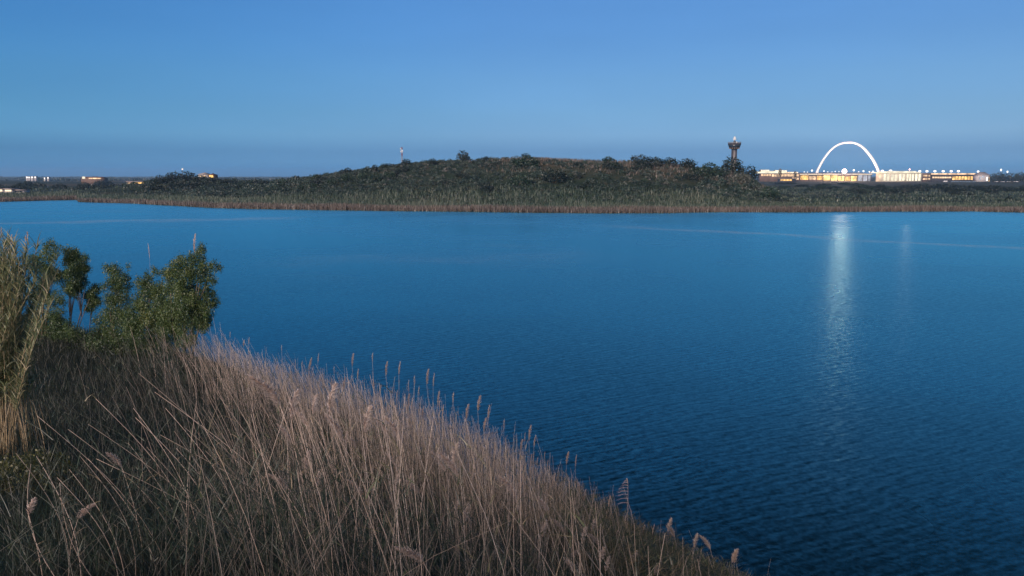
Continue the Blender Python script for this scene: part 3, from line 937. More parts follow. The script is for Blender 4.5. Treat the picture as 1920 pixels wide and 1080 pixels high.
# ------------------------------------------------------------------ control tower
def tower():
    Yt = 700
    k = Yt / F
    c = at(1375, 330, Yt)
    z0 = float(ground_z(c[0], c[1]))
    o = thing('control_tower', (c[0], c[1], z0), 'dark control tower with a wide round cab on twin shafts', 'tower')

    def zz(py): return at(1375, py, Yt)[2] - z0
    MB().lathe((-3.2 * k, 0, 0), [(2.2 * k, 0), (2.0 * k, zz(278))], 16).build('shaft', M['dark_wall'], o)
    MB().lathe((3.2 * k, 0, 0), [(2.2 * k, 0), (2.0 * k, zz(278))], 16).build('shaft', M['dark_wall'], o)
    MB().box((-2.6 * k, -1.2 * k, 0), (2.6 * k, 1.2 * k, zz(278.4))).build('stair_core', M['concrete'], o)
    cab = MB().lathe((0, 0, 0), [(5 * k, zz(280)), (9 * k, zz(278.5)), (9.6 * k, zz(276.2)), (9.8 * k, zz(276)), (11.6 * k, zz(271.5)), (11.9 * k, zz(270.5)), (11.9 * k, zz(268.8)), (6 * k, zz(268.2))], 28)
    cab.build('cab', M['dark_wall'], o)
    gl = MB().lathe((0, 0, 0), [(9.95 * k, zz(275.8)), (11.75 * k, zz(271.7))], 28)
    gl.build('cab_window', M['glass'], o)
    sg = mat_glow('soffit_lamp_glow', (1, .5, .25), .35)
    for i in range(14):
        a_ = i / 14 * 2 * math.pi
        MB().box((math.cos(a_) * 8.9 * k - .35, math.sin(a_) * 8.9 * k - .35, zz(278.8)), (math.cos(a_) * 8.9 * k + .35, math.sin(a_) * 8.9 * k + .35, zz(277.6))).build('soffit_lamp', sg, o)
    rl = MB()
    ang = np.linspace(0, 2 * math.pi, 29)
    for zr in (267.4, 266.6):
        rl.tube(np.stack([np.cos(ang) * 11.5 * k, np.sin(ang) * 11.5 * k, np.full(29, zz(zr))], -1), .1, 4, cap=False)
    for a_ in ang[:-1]:
        rl.tube([(math.cos(a_) * 11.5 * k, math.sin(a_) * 11.5 * k, zz(268.8)), (math.cos(a_) * 11.5 * k, math.sin(a_) * 11.5 * k, zz(266.6))], .08, 4)
    rl.build('railing', M['steel'], o)
    MB().lathe((0, 0, 0), [(2.3 * k, zz(268.3)), (2.2 * k, zz(265)), (1.3 * k, zz(263.6)), (.5 * k, zz(263))], 14).build('roof_turret', M['dark_wall'], o)
    MB().lathe((3.4 * k, -1, 0), [(1.0 * k, zz(268.3)), (1.2 * k, zz(266.8)), (.8 * k, zz(265.6)), (.2 * k, zz(265.2))], 12).build('radome', M['white_paint'], o)
    an = MB()
    an.tube([(0, 0, zz(263.2)), (0, 0, zz(255.5))], .22, 6)
    for i in range(5):
        z_ = zz(262.3 - i * 1.3)
        L_ = (2.6, 3.0, 2.6, 2.0, 1.1)[i] * k
        for a_ in (0.2, 1.25, 2.3):
            an.tube([(-L_ * math.cos(a_), -L_ * math.sin(a_), z_ - .2), (L_ * math.cos(a_), L_ * math.sin(a_), z_ + .3)], .2, 5)
    an.build('antenna', M['white_paint'], o)
    MB().ball((0, 0, zz(259)), .9, 6).build('beacon', mat_glow('beacon_glow', (1, .9, .85), .9), o)


tower()

# ------------------------------------------------------------------ the floodlit stadium
YS = 1400.0
KS = YS / F


def stadium():
    c = at(1590, 340, YS)
    z0 = float(ground_z(c[0], c[1] + 40))
    o = thing('stadium', (c[0], c[1], z0), 'stadium under a tall white floodlit arch with glowing orange concourse', 'stadium')
    loc = np.array([c[0], c[1], z0])

    def lp(px, py, dy=0.0): return at(px, py, YS + dy) - loc
    # arch: white tube, its right leg nearer and thicker
    ap = np.array([(1529, 327), (1531, 323.5), (1540, 305), (1550, 290), (1561, 277.5), (1575, 269.2), (1594, 266.6), (1607.5, 269), (1620, 277.5), (1632.5, 292.5), (1641, 306), (1648, 323), (1649.4, 328)])
    tt = np.concatenate([[0], np.cumsum(np.linalg.norm(np.diff(ap, axis=0), axis=1))])
    fine_t = np.linspace(0, tt[-1], 73)
    # smooth the measured points
    ax = np.interp(fine_t, tt, ap[:, 0])
    ay = np.interp(fine_t, tt, ap[:, 1])
    ker = np.array([1, 2, 3, 4, 3, 2, 1]) / 16
    for _ in range(2):
        ax[3:-3], ay[3:-3] = np.convolve(ax, ker, 'valid'), np.convolve(ay, ker, 'valid')
    u = np.linspace(0, 1, 73)
    pts = np.array([lp(a_, b_, 30 - 60 * t_) for a_, b_, t_ in zip(ax, ay, u)])
    rad = np.interp(u, [0, .3, .5, .75, 1], [2.2, 1.75, 1.7, 2.3, 2.5]) * KS
    arch = MB().tube(pts, rad, 12).build('arch', M['white_paint'], o, True)
    # stay cables from the arch to the stand roof
    for i, px in ((20, 1566), (24, 1570), (28, 1575), (33, 1581), (38, 1588), (43, 1594), (47, 1600), (51, 1606), (55, 1612)):
        MB().tube([pts[i], lp(px, 322.5, 18)], .06, 4).build('cable', M['steel'], o)
    # stand: oval bowl wall with a roof rim
    cx = lp(1578, 340)[0]
    a_, b_ = 78 * KS, 52 * KS
    zt, zr = lp(1590, 328)[2], lp(1590, 323.2)[2]
    ang = np.linspace(0, 2 * math.pi, 73)[:-1]

    def oval(m, prof, tint=.5):
        V = np.concatenate([np.stack([cx + (a_ + p) * np.cos(ang), 55 + (b_ + p) * np.sin(ang), np.full(72, z)], -1) for p, z in prof])
        i = np.arange(len(prof) - 1)[:, None] * 72
        j = np.arange(72)[None]
        kx = (j + 1) % 72
        return m.add(V, [np.stack([i + j, i + kx, i + 72 + kx, i + 72 + j], -1).reshape(-1, 4)], tint)
    oval(MB(), [(0, -1), (0, zt - .1), (-16, zt - .05), (-26, zt * .3), (-30, 0)]).build('stand', M['brown_wall'], o)
    oval(MB(), [(-18, zr - .6), (1.6, zt - .02), (2.2, zt + .9), (1.2, zt + 1.5), (-18, zr), (-18, zr - .6)]).build('roof_rim', M['pale_wall'], o)

    for x0, x1 in ((1501, 1523), (1524, 1546), (1547, 1566), (1600, 1622), (1623, 1646)):
        xs = np.linspace(x0, x1, 6)
        tt_ = [-math.acos(max(-.999, min(.999, (lp(q_, 335)[0] - cx) / a_))) for q_ in xs]
        MB().tube([(cx + (a_ + 2.6) * math.cos(t_), 55 + (b_ + 2.6) * math.sin(t_), zt + 1.2) for t_ in tt_], .42, 6).build('light_strip', M['glow_warm'], o)

    def panel(a0, a1, z0_, z1_, mat, name='lit_glazing', off=.35, n=4):
        aa_ = np.linspace(a0, a1, n + 1)
        V = []
        for t_ in aa_:
            for z_ in (z0_, z1_):
                for f_ in (0.0, off):
                    V.append((cx + (a_ + f_) * math.cos(t_), 55 + (b_ + f_) * math.sin(t_), z_))
        F_ = []
        for i in range(n):
            k = i * 4
            F_ += [[k + 1, k + 5, k + 7, k + 3], [k + 2, k + 3, k + 7, k + 6], [k, k + 4, k + 5, k + 1]]
        F_ += [[0, 1, 3, 2], [n * 4, n * 4 + 2, n * 4 + 3, n * 4 + 1]]
        return MB().add(V, [F_]).build(name, mat, o)
    def ang_of(px):
        d_ = (lp(px, 335)[0] - cx) / a_
        return -math.acos(max(-.999, min(.999, d_)))
    spec = [(1502, 1511, 330, 334, 'glow_dim'), (1512, 1524, 329, 337, 'glow_orange'), (1525, 1536, 330, 337, 'glow_dim'), (1537, 1547, 329.5, 337, 'glow_orange'),
            (1548, 1560, 329, 338.5, 'glow_yellow'), (1561, 1573, 329, 338.5, 'glow_yellow'), (1574, 1586, 330, 339, 'glow_yellow'), (1587, 1597, 331, 339, 'glow_orange'),
            (1599, 1611, 330, 339.4, 'glow_yellow'), (1614, 1624, 326.6, 339.5, 'glow_grey'), (1625, 1636, 326.6, 339.5, 'glow_grey'), (1637, 1646, 327, 339.5, 'glow_grey')]
    for x0, x1, y0, y1, mt in spec:
        panel(ang_of(x0), ang_of(x1), lp(x0, y1)[2], min(lp(x0, y0)[2], zt - .25), M[mt])
    for px in (1498, 1511.5, 1524.5, 1536.5, 1547.5, 1560.5, 1573.5, 1586.5, 1598, 1612.5, 1624.5, 1636.5, 1648):
        t_ = ang_of(px)
        x_, y_ = cx + (a_ + .5) * math.cos(t_), 55 + (b_ + .5) * math.sin(t_)
        MB().box((x_ - .6, y_ - .6, -1), (x_ + .6, y_ + .5, zt - .15)).build('pier', M['brown_wall'], o)
    # lamps along the roof rim
    for px, py, s_ in ((1508, 322.4, .9), (1514, 322.6, .8), (1522.5, 319.8, 1.7), (1534, 322.4, .8), (1545, 320.8, 1.2), (1552, 322.2, .9), (1560, 322.4, .8), (1566, 321.6, 1.0), (1573, 321.8, .9),
                       (1601, 319.2, 1.8), (1610, 322, .9), (1619, 320.8, 1.6), (1630, 322, 1.1), (1637, 321.6, 1.5)):
        p_ = lp(px, py, 8)
        f = MB().ball(tuple(p_), s_ * .95, 6).build('roof_lamp', M['glow_white'], o)
        MB().tube([p_ - [0, 0, s_], (p_[0], p_[1], zt - 1)], .2, 5).build('lamp_post', M['steel'], f)
    # the glaring floodlight bank
    bank_p = lp(1583, 321, -4)
    fr = MB()
    fr.tube([bank_p + [0, .2, 0], bank_p + [0, .7, 0]], 3.9, 20)
    for sx in (-4, 4): fr.tube([bank_p + [sx, .5, -4], (bank_p[0] + sx, bank_p[1] + .5, 2)], .5, 6)
    fo = fr.build('floodlight_bank', M['dark_metal'], o)
    for ring, cnt in ((0, 1), (1.9, 6), (3.5, 9)):
        for i in range(cnt):
            t_ = i / cnt * 2 * math.pi
            pc = bank_p + [ring * math.cos(t_), -.4, ring * math.sin(t_) * .9]
            MB().lathe((0, 0, 0), [(.3, -.5), (.85, .2), (.95, .5)], 10).build('lens', M['flood'], fo).location = tuple(pc)
    for ch in fo.children:
        ch.rotation_euler = (math.radians(90), 0, 0)
    # lamps added at the crown of the arch to draw the main lake streak
    for i in (31, 33, 35):
        p_ = pts[i] + [0, -rad[i] - .9, 0]
        s_ = MB().lathe((0, 0, 0), [(.2, -.6), (.45, -.2), (.5, .2), (.45, .25)], 10).build('arch_streak_lamp', M['dark_metal'], arch)
        s_.location = tuple(p_)
        s_.rotation_euler = (math.radians(90), 0, 0)
        MB().lathe((0, 0, 0), [(.44, .27), (.4, .34), (.1, .38)], 10).build('lens', M['streak_glow'], s_)
    # spotlights that really light the arch
    for px, py, dy, e_, tgt in ((1556, 324, -60, 1.0, 26), (1596, 324, -75, 1.3, 36), (1628, 324, -95, 1.0, 50), (1545, 326, -50, .5, 10), (1640, 326, -80, .45, 62)):
        sp = bpy.data.lights.new('arch_spotlight', 'SPOT')
        sp.energy = e_ * 70000
        sp.spot_size = math.radians(75)
        sp.spot_blend = .6
        sp.shadow_soft_size = .5
        sp.color = (1, .93, .86)
        so = bpy.data.objects.new('arch_spotlight', sp)
        COL.objects.link(so)
        so.parent = o
        p_ = lp(px, py, dy)
        dvec = pts[tgt] - p_
        so.location = tuple(p_)
        import mathutils
        so.rotation_euler = mathutils.Vector(dvec).to_track_quat('-Z', 'Y').to_euler()


stadium()


def building(name, label, cat, px0, px1, pyt, pyb, Y, depth, wall, roofm, wins, group=None, roof_kind='flat', over=.5, extras=()):
    c = at((px0 + px1) / 2, pyb, Y)
    zg = min(float(ground_z(c[0], c[1])), c[2])
    o = thing(name, (c[0], c[1], zg), label, cat, group)
    loc = np.array([c[0], c[1], zg])

    def lp(px, py): return at(px, py, Y) - loc
    x0, x1, zt = lp(px0, pyb)[0], lp(px1, pyb)[0], lp(px0, pyt)[2]
    MB().box((x0, 0, -1), (x1, depth, zt)).build('wall', M[wall], o)
    if roof_kind == 'flat':
        m = MB().box((x0 - over, -over, zt + .003), (x1 + over, depth + over, zt + .5))
    else:
        h_ = roof_kind
        m = MB().add([(x0 - over, -over, zt + .01), (x1 + over, -over, zt + .01), (x1 + over, depth + over, zt + .01), (x0 - over, depth + over, zt + .01),
                      (x0 + depth * .3, depth / 2, zt + h_), (x1 - depth * .3, depth / 2, zt + h_)],
                     [[[0, 1, 5, 4], [2, 3, 4, 5]], [[1, 2, 5], [3, 0, 4]], [[0, 3, 2, 1]]])
    m.build('roof', M[roofm], o)
    for (a_, b_, y0, y1, mt, n) in wins:
        for i in range(n):
            w = (b_ - a_) / n
            g_ = w * .06
            p0, p1 = lp(a_ + w * i + g_, y1), lp(a_ + w * (i + 1) - g_, y0)
            f = MB().box((p0[0] - .12, -.10, p0[2] - .12), (p1[0] + .12, -.02, p1[2] + .12)).build('window', M['dark_metal'], o)
            MB().box((p0[0], -.16, p0[2]), (p1[0], -.103, p1[2])).build('pane', M[mt], f)
    for (a_, b_, y0, y1, mt, nm) in extras:
        p0, p1 = lp(a_, y1), lp(b_, y0)
        e = MB().box((p0[0], 1, zt + .503), (p1[0], depth * .5, p1[2])).build(nm, M[wall], o)
        MB().box((p0[0] + .15, .9, zt + .55), (p1[0] - .15, .98, p1[2] - .15)).build('pane', M[mt], e)
    return o


# lit blocks in front of the stadium, left to right
building('concourse_building', 'long low lit building left of the stadium behind a small tree', 'building', 1426, 1499, 325.5, 339, 1360, 18, 'brown_wall', 'roof',
         [(1427, 1446, 326.5, 330, 'glow_dim', 4), (1447, 1498, 326.8, 331, 'glow_dim', 9), (1485, 1498, 333, 337, 'glow_dim', 3)],
         extras=[(1429, 1432.5, 321.8, 0, 'glow_cream', 'roof_cabin'), (1440, 1443, 318.2, 0, 'glow_cream', 'roof_cabin'), (1446, 1456, 320.3, 0, 'glow_cream', 'roof_cabin'), (1468, 1476, 319, 0, 'glow_cream', 'roof_cabin'), (1482, 1486, 322.5, 0, 'glow_dim', 'roof_cabin'), (1492, 1497, 322.3, 0, 'glow_warm', 'roof_cabin')])
building('kiosk', 'small low kiosk with bright orange front in the dark scrub', 'building', 1462, 1492, 335, 344, 1180, 10, 'dark_wall', 'roof',
         [(1463, 1485, 335.9, 339, 'glow_orange', 4)])
building('hall', 'bright cream floodlit block with stepped top right of the arch', 'building', 1655, 1728, 325, 340.5, 1330, 26, 'cream_wall', 'cream_wall',
         [(1656, 1668, 325.8, 339, 'glow_cream', 2), (1670, 1683, 327, 339, 'glow_cream', 2), (1685, 1697, 325.8, 339, 'glow_cream', 2), (1699, 1714, 325.8, 339, 'glow_cream', 3), (1715, 1727, 325.8, 339, 'glow_cream', 2)],
         extras=[(1657, 1667, 322.6, 0, 'glow_cream', 'parapet_block'), (1674, 1687, 321.2, 0, 'glow_cream', 'parapet_block'), (1690, 1702, 320.6, 0, 'glow_cream', 'parapet_block'), (1707, 1719, 320.6, 0, 'glow_cream', 'parapet_block'), (1721, 1727, 322.2, 0, 'glow_cream', 'parapet_block')])
building('link_block', 'dim brown flat block between the bright hall and the terminal', 'building', 1729, 1745, 325, 340.5, 1345, 20, 'brown_wall', 'roof', [(1730, 1744, 328, 331, 'glow_dim', 3), (1730, 1744, 334, 337, 'glow_dim', 3)])
building('terminal', 'long low terminal with an orange lit front below its roof line', 'building', 1746, 1832, 327.8, 341, 1350, 24, 'dark_wall', 'roof',
         [(1748, 1784, 331.4, 334.2, 'glow_dim', 8), (1785, 1825, 330.6, 337.2, 'glow_orange', 7)], over=1.2,
         extras=[(1747, 1830, 324.6, 0, 'glow_dim', 'roof_storey')])
eb = building('end_building', 'pale gabled end block beside dark trees with one white window', 'building', 1834, 1856, 328.5, 341, 1300, 16, 'pale_wall', 'roof',
              [(1836, 1840, 331, 337, 'glow_grey', 1), (1841, 1846, 328.8, 333, 'glow_grey', 1), (1848.5, 1852.5, 332, 339, 'glow_white', 1), (1853.5, 1855.6, 332, 340, 'glow_orange', 1)], roof_kind=5.0)

# globe lamps on tall posts above the hall and the terminal
lamp_root = None
LG = 'globe lamps on posts above the lit buildings'
for px, py in ((1654.5, 320.3), (1670, 320), (1724.5, 321), (1738, 321), (1753, 321), (1768.5, 321), (1783.5, 321), (1797, 321), (1834, 321.6), (1877, 318.5), (1889, 322)):
    p_ = at(px, py, 1395)
    zg = float(ground_z(p_[0], p_[1]))
    if lamp_root is None:
        lamp_root = thing('lamp_post', (p_[0], p_[1], zg), 'white globe lamp on a post in the row above the lit roofs', 'lamp post', LG)
        hgt = p_[2] - zg
        MB().tube([(0, 0, 0), (0, 0, hgt - 1.8)], [.35, .2], 8).build('post', M['steel'], lamp_root)
        MB().lathe((0, 0, hgt), [(.4, -1.9), (1.6, -1.3), (2.4, 0), (2.0, 1.0), (.9, 1.6)], 12).build('globe', M['glow_white'], lamp_root)
        h0 = hgt
    else:
        s_ = (p_[2] - zg) / h0
        k_ = .55 if px > 1870 else (.8 if px > 1830 else 1.0)
        if px > 1870:
            dup(lamp_root, (p_[0], p_[1], zg), 0, (k_, k_, s_), 'small white globe lamp rising above the dark trees at far right', 'small globe lamps above the dark trees')
        else:
            dup(lamp_root, (p_[0], p_[1], zg), 0, (k_, k_, s_))
# lamp added above the hall roof, no such source seen; it draws the faint second streak on the lake
p_ = at(1705, 317.6, 1340)
zg = at(1705, 325, 1340)[2]
o = thing('hall_streak_lamp', (p_[0], p_[1], zg), 'added lamp above the bright cream hall that draws the second lake streak', 'lamp')
MB().tube([(0, 0, 0), (0, 0, p_[2] - zg - .5)], .2, 6).build('post', M['steel'], o)
hd = MB().lathe((0, 0, p_[2] - zg), [(.3, -.6), (.9, -.2), (.9, .4), (.3, .6)], 10).build('lamp_head', M['dark_metal'], o)
ln = MB().lathe((0, 0, 0), [(.85, 0), (.7, .2), (.1, .3)], 10).build('lens', mat_glow('hall_streak_lens', (1, .40, .31), 3200.0, sample=True), hd)
ln.location = (0, -.95, p_[2] - zg)
ln.rotation_euler = (math.radians(90), 0, 0)

# small trees by the stadium, dark trees at the right end
plant('tree', 'tall', 'rust_leaf', 1462.5, 1335, 11, 16, 'small rusty brown tree in front of the lit white cabins', 'tree', dz=7)
plant('tree', 'tall', 'dark_leaf', 1490.5, 1338, 9, 12, 'small dark pointed tree before the stadium rim', 'tree', dz=7)
g = 'dark trees beyond the car park at right'
for px, wp, hp in ((1862, 16, 15), (1874, 20, 17), (1886, 18, 16), (1899, 22, 16), (1912, 20, 17), (1925, 20, 16), (1941, 22, 15)):
    plant('tree', 'round', 'dark_leaf', px, 1330 + rng.uniform(-20, 20), wp, hp, 'dark bushy tree in the clump right of the pale end block', 'tree', g)


def car_proto(matn, van):
    hb = 1.9 if van else 1.0
    L = 5.4 if van else 4.4
    body = MB()
    prof = ([(-L / 2, .35), (-L / 2, 2.0), (-L / 2 + .2, 2.2), (L / 2 - 1.5, 2.2), (L / 2 - .8, 1.25), (L / 2, 1.0), (L / 2, .35)] if van else
            [(-L / 2, .35), (-L / 2, .95), (-L / 2 + .3, 1.0), (-L / 2 + .8, 1.42), (L / 2 - 1.9, 1.45), (L / 2 - 1.1, .98), (L / 2, .8), (L / 2, .35)])
    n = len(prof)
    V = [(x, -.88, z) for x, z in prof] + [(x, .88, z) for x, z in prof]
    body.add(V, [[[i, (i + 1) % n, n + (i + 1) % n, n + i] for i in range(n)]])
    body.add([v for v in V[:n]], [[list(range(n))[::-1]]])
    body.add([v for v in V[n:]], [[list(range(n))]])
    win = MB()
    zc = (1.3, 1.95) if van else (1.0, 1.36)
    for sy in (-.9, .9):
        win.box((-L / 2 + .9, sy - .015, zc[0]), (L / 2 - 1.7, sy + .015, zc[1]))
    wh = [MB().tube([(sx * L * .31, sy - .1, .33), (sx * L * .31, sy + .1, .33)], .33, 14) for sx in (-1, 1) for sy in (-.85, .85)]
    return body.mesh('body'), win.mesh('window'), [w.mesh('wheel') for w in wh]


def car(px, py, Y, van, matn, label, group, name):
    p = at(px, py, Y)
    z = float(ground_z(p[0], p[1]))
    o = thing(name, (p[0], p[1], z), label, 'car' if not van else 'van', group, rng.choice([0, math.pi]))
    b, w, ws = car_proto(matn, van)
    link('body', b, M[matn], o)
    link('window', w, M['glass'], o)
    for x in ws: link('wheel', x, M['tyre'], o)
    return o


car(1772, 342, 1190, True, 'car_white', 'white van parked before the terminal', '', 'parked_van')
proto = car(1786, 342, 1180, False, 'car_blue', 'blue grey car in the row parked before the terminal', 'cars parked before the terminal', 'parked_car')
for px in (1791.5, 1797, 1803, 1808, 1814, 1820, 1826):
    p = at(px, 342, 1180 + rng.uniform(-6, 6))
    dup(proto, (p[0], p[1], float(ground_z(p[0], p[1]))), rng.choice([0, math.pi]))
proto = car(1868, 342, 1200, False, 'car_white', 'pale car parked below the dark trees at far right', 'pale cars below the dark trees', 'parked_car')
for px in (1879, 1885, 1891, 1900, 1907):
    p = at(px, 342, 1200 + rng.uniform(-6, 6))
    dup(proto, (p[0], p[1], float(ground_z(p[0], p[1]))), rng.choice([0, math.pi]))

# ------------------------------------------------------------------ small lit things on the left horizon
building('farmhouse', 'long red roofed house with one bright end on the left horizon', 'house', 152, 192, 333.2, 337, 900, 12, 'brown_wall', 'tile', [(154, 160, 331.2, 335, 'glow_cream', 1), (166, 190, 333.5, 335.5, 'glow_dim', 3)], roof_kind=1.1)
building('barn', 'low building with a glowing orange front below the left knoll', 'building', 238, 276, 341, 346, 620, 9, 'brown_wall', 'roof', [(248, 274, 341.8, 344.6, 'glow_orange', 4), (239, 246, 342.4, 344.4, 'glow_dim', 1)])
building('house', 'grey house among trees on top of the left knoll', 'house', 372, 388, 327, 337, 500, 8, 'pale_wall', 'roof', [(374, 378, 329, 331.5, 'glow_dim', 1), (381, 385, 329, 331.5, 'glow_dim', 1)], roof_kind=1.2)
building('house', 'house with an orange lit wall at the right end of the left knoll', 'house', 391, 401, 328, 337, 490, 7, 'brown_wall', 'tile', [(392.5, 400, 328.6, 332.6, 'glow_orange', 2)], roof_kind=1.0)
g = 'white lit blocks on the far left horizon'
for px, py, w_ in ((50.5, 331, 3.2), (54.5, 331.2, 2.6), (60, 331, 4.2), (66, 330.8, 3.2), (83.5, 333, 2.4), (90, 332, 2.8)):
    building('hut', 'tiny white lit block in the row on the far left horizon', 'building', px - w_ / 2, px + w_ / 2, py, py + 3.4, 1500, 6, 'pale_wall', 'roof', [(px - w_ / 2 + .3, px + w_ / 2 - .3, py + .3, py + 2.6, 'glow_white', 1)], group=g)
building('shed', 'pinkish lit shed at the left edge below the trees', 'shed', -14, 5, 354.5, 361, 470, 6, 'pale_wall', 'roof', [(-13, 4.6, 355.4, 359, 'glow_warm', 3)])
building('shed', 'pinkish lit shed, second from the left edge below the trees', 'shed', 9, 22, 355, 361, 470, 6, 'pale_wall', 'roof', [(9.6, 21.6, 355.8, 359, 'glow_warm', 3)])
building('shed', 'unlit grey shed right of two lit sheds at the left edge', 'shed', 26, 44, 357, 362, 472, 6, 'pale_wall', 'roof', [(28, 42, 358, 360, 'glass', 4)])
p_ = at(342, 317.5, 480)
zg = float(ground_z(p_[0], p_[1]))
o = thing('street_lamp', (p_[0], p_[1], zg), 'thin lamp post with a small warm lamp above the left knoll', 'lamp post')
MB().tube([(0, 0, 0), (0, 0, p_[2] - zg)], [.14, .08], 6).build('post', M['steel'], o)
MB().lathe((0, 0, p_[2] - zg), [(.1, -.3), (.45, -.1), (.4, .35), (.1, .5)], 8).build('lamp_head', M['glow_warm'], o)

# ------------------------------------------------------------------ near bank: reed bed, undergrowth, leafy plants
OUT_X = [-400, -100, 0, 40, 100, 200, 260, 320, 390, 450, 540, 700, 850, 960, 1080, 1200, 1290, 1420, 1500, 1600]
OUT_Y = [820, 790, 770, 735, 655, 628, 604, 600, 602, 642, 670, 696, 750, 818, 890, 968, 1008, 1076, 1120, 1180]


def bank_points(n, r0, r1, d0, d1, near_bias=1.0):
    out = []
    tot = 0
    while tot < n:
        r = r0 + (r1 - r0) * rng.uniform(size=n * 3) ** near_bias
        a = rng.uniform(math.radians(-46), math.radians(34), n * 3)
        x, y = r * np.sin(a), r * np.cos(a)
        d = bank_dist(x, y)
        k = (d > d0) & (d < d1)
        p = np.stack([x[k], y[k], d[k]], -1)
        out.append(p)
        tot += len(p)
    p = np.concatenate(out)[:n]
    return np.stack([p[:, 0], p[:, 1], ground_z(p[:, 0], p[:, 1])], -1), p[:, 2]


def reed_lean(px, n):
    """left part leans to the left, the crest by the water stands upright"""
    k = np.interp(px, [-200, 300, 520, 760, 1000, 1500], [-.36, -.34, -.24, -.10, -.02, .03])
    return k


N = 30000
B, d = bank_points(N, 5.5, 62, -1.6, 12.5, 1.15)
h = rng.uniform(1.5, 2.75, N) * np.interp(d, [-2, 0, 4, 9, 13], [1.05, 1.05, 1.0, .85, .7])
bx, by = project(B)
lx = (reed_lean(bx, N) * rng.uniform(.3, 1.4, N) + rng.normal(0, .13, N) + rng.normal(0, .25, N) * (rng.uniform(size=N) < .12)) * h
ly = rng.normal(0, .16, N) * h
tip = B + np.stack([lx, ly, h], -1)
tx, ty = project(tip)
lim = np.interp(tx, OUT_X, OUT_Y) + 7 + np.abs(rng.normal(0, 32, N)) - 60 * (rng.uniform(size=N) < .13) * rng.uniform(0, 1, N)
# shorten stems that would rise past the crest line of the bed
dep = np.hypot(tip[:, 0], tip[:, 1])
over = np.clip(lim - ty, 0, None) / F * dep
f_ = 1 - over / h
ok = f_ > .32
# thin them out in the dark hollow at the lower left
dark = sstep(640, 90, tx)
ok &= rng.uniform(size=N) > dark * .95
clump = .55 + .45 * sstep(-.35, .35, wob(B[:, 0], B[:, 1], .55, 1.3) * .6 + wob(B[:, 0], B[:, 1], 1.7, 4.) * .6)
ok &= rng.uniform(size=N) < clump * np.interp(d, [-2, 1.5, 4, 7, 12.5], [1, .95, .55, .2, .09])
ok &= (bx > -500) & (bx < 1800)
B, h, lx, ly, f_, bx, tx, ty, d = B[ok], h[ok], lx[ok], ly[ok], f_[ok], bx[ok], tx[ok], ty[ok], d[ok]
h, lx, ly = h * f_, lx * f_, ly * f_
NR = len(B)
dist = np.hypot(B[:, 0], B[:, 1])
wid = np.clip(.0056 + .00020 * dist, .005, .013) * rng.uniform(.55, 1.5, NR)
keep_g = rng.uniform(size=NR) > .75 * sstep(1040, 1230, tx)
B, h, lx, ly, tx, d, dist, wid = (v[keep_g] for v in (B, h, lx, ly, tx, d, dist, wid))
NR = len(B)
green_right = sstep(1020, 1230, tx)
tn = np.where(rng.uniform(size=NR) < np.interp(d, [0, 3, 5], [.22, .35, .66]), rng.uniform(-.1, .4, NR), rng.uniform(.45, 1.0, NR)) - .6 * sstep(540, 130, tx) + np.interp(d, [-1, 3, 6], [.2, .14, 0]) + .15 * wob(B[:, 0], B[:, 1], 2.5, 3.) - .25 * green_right  # light put in the tint: deep and hollow stems darker, crest stems lighter
mb = MB()
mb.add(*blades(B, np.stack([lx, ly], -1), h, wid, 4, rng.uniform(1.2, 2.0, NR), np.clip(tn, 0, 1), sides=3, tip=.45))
N = 11000
B4, d4 = bank_points(N, 5.0, 60, -.8, 15, 1.2)
h4 = rng.uniform(.35, 1.25, N)
l4 = rng.normal(0, .55, (N, 2)) * h4[:, None] + [-.12, 0]
x4, y4 = project(B4 + np.stack([l4[:, 0], l4[:, 1], h4], -1))
k4 = (rng.uniform(size=N) > .92 * sstep(640, 160, x4)) & (y4 > np.interp(x4, [-400, 330, 420] + OUT_X[9:], [640, 618, 650] + OUT_Y[9:])) & (x4 < 1500)
B4, h4, l4 = B4[k4], h4[k4], l4[k4]
d4_ = np.hypot(B4[:, 0], B4[:, 1])
mb.add(*blades(B4, l4, h4, np.clip(.0045 + .0002 * d4_, .004, .012) * rng.uniform(.6, 1.3, len(B4)), 3, rng.uniform(.9, 1.8, len(B4)), rng.uniform(-.15, .42, len(B4)) - .4 * sstep(520, 120, x4[k4]), sides=3, tip=.4))  # short stems darker towards the left, the hollow's shade put in their tint
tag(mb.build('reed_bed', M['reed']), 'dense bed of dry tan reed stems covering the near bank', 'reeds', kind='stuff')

# leaves of the reed bed
per = 3
idx = np.repeat(np.arange(NR), per)
t_ = rng.uniform(.2, .95, len(idx))
pw = 1.6
LB = B[idx] + np.stack([lx[idx] * t_ ** pw, ly[idx] * t_ ** pw, h[idx] * t_], -1)
la = rng.uniform(0, 2 * math.pi, len(idx))
ll = rng.uniform(.12, .42, len(idx))
lt = np.clip(rng.uniform(.2, 1, len(idx)) - .35 * sstep(560, 100, tx[idx]) - .5 * sstep(1020, 1230, tx[idx]) - .35 * (t_ < .55), 0, 1)  # leaf tint greener at left and right, left also darkened for the shade
mb = MB()
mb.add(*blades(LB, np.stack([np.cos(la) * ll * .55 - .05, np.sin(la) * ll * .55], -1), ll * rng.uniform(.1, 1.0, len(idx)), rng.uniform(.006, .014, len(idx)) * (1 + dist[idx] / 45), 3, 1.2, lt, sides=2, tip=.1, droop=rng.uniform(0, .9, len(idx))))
tag(mb.build('reed_foliage', M['reed_leaf']), 'thin dry leaves tangled through the near reed bed', 'leaves', kind='stuff')

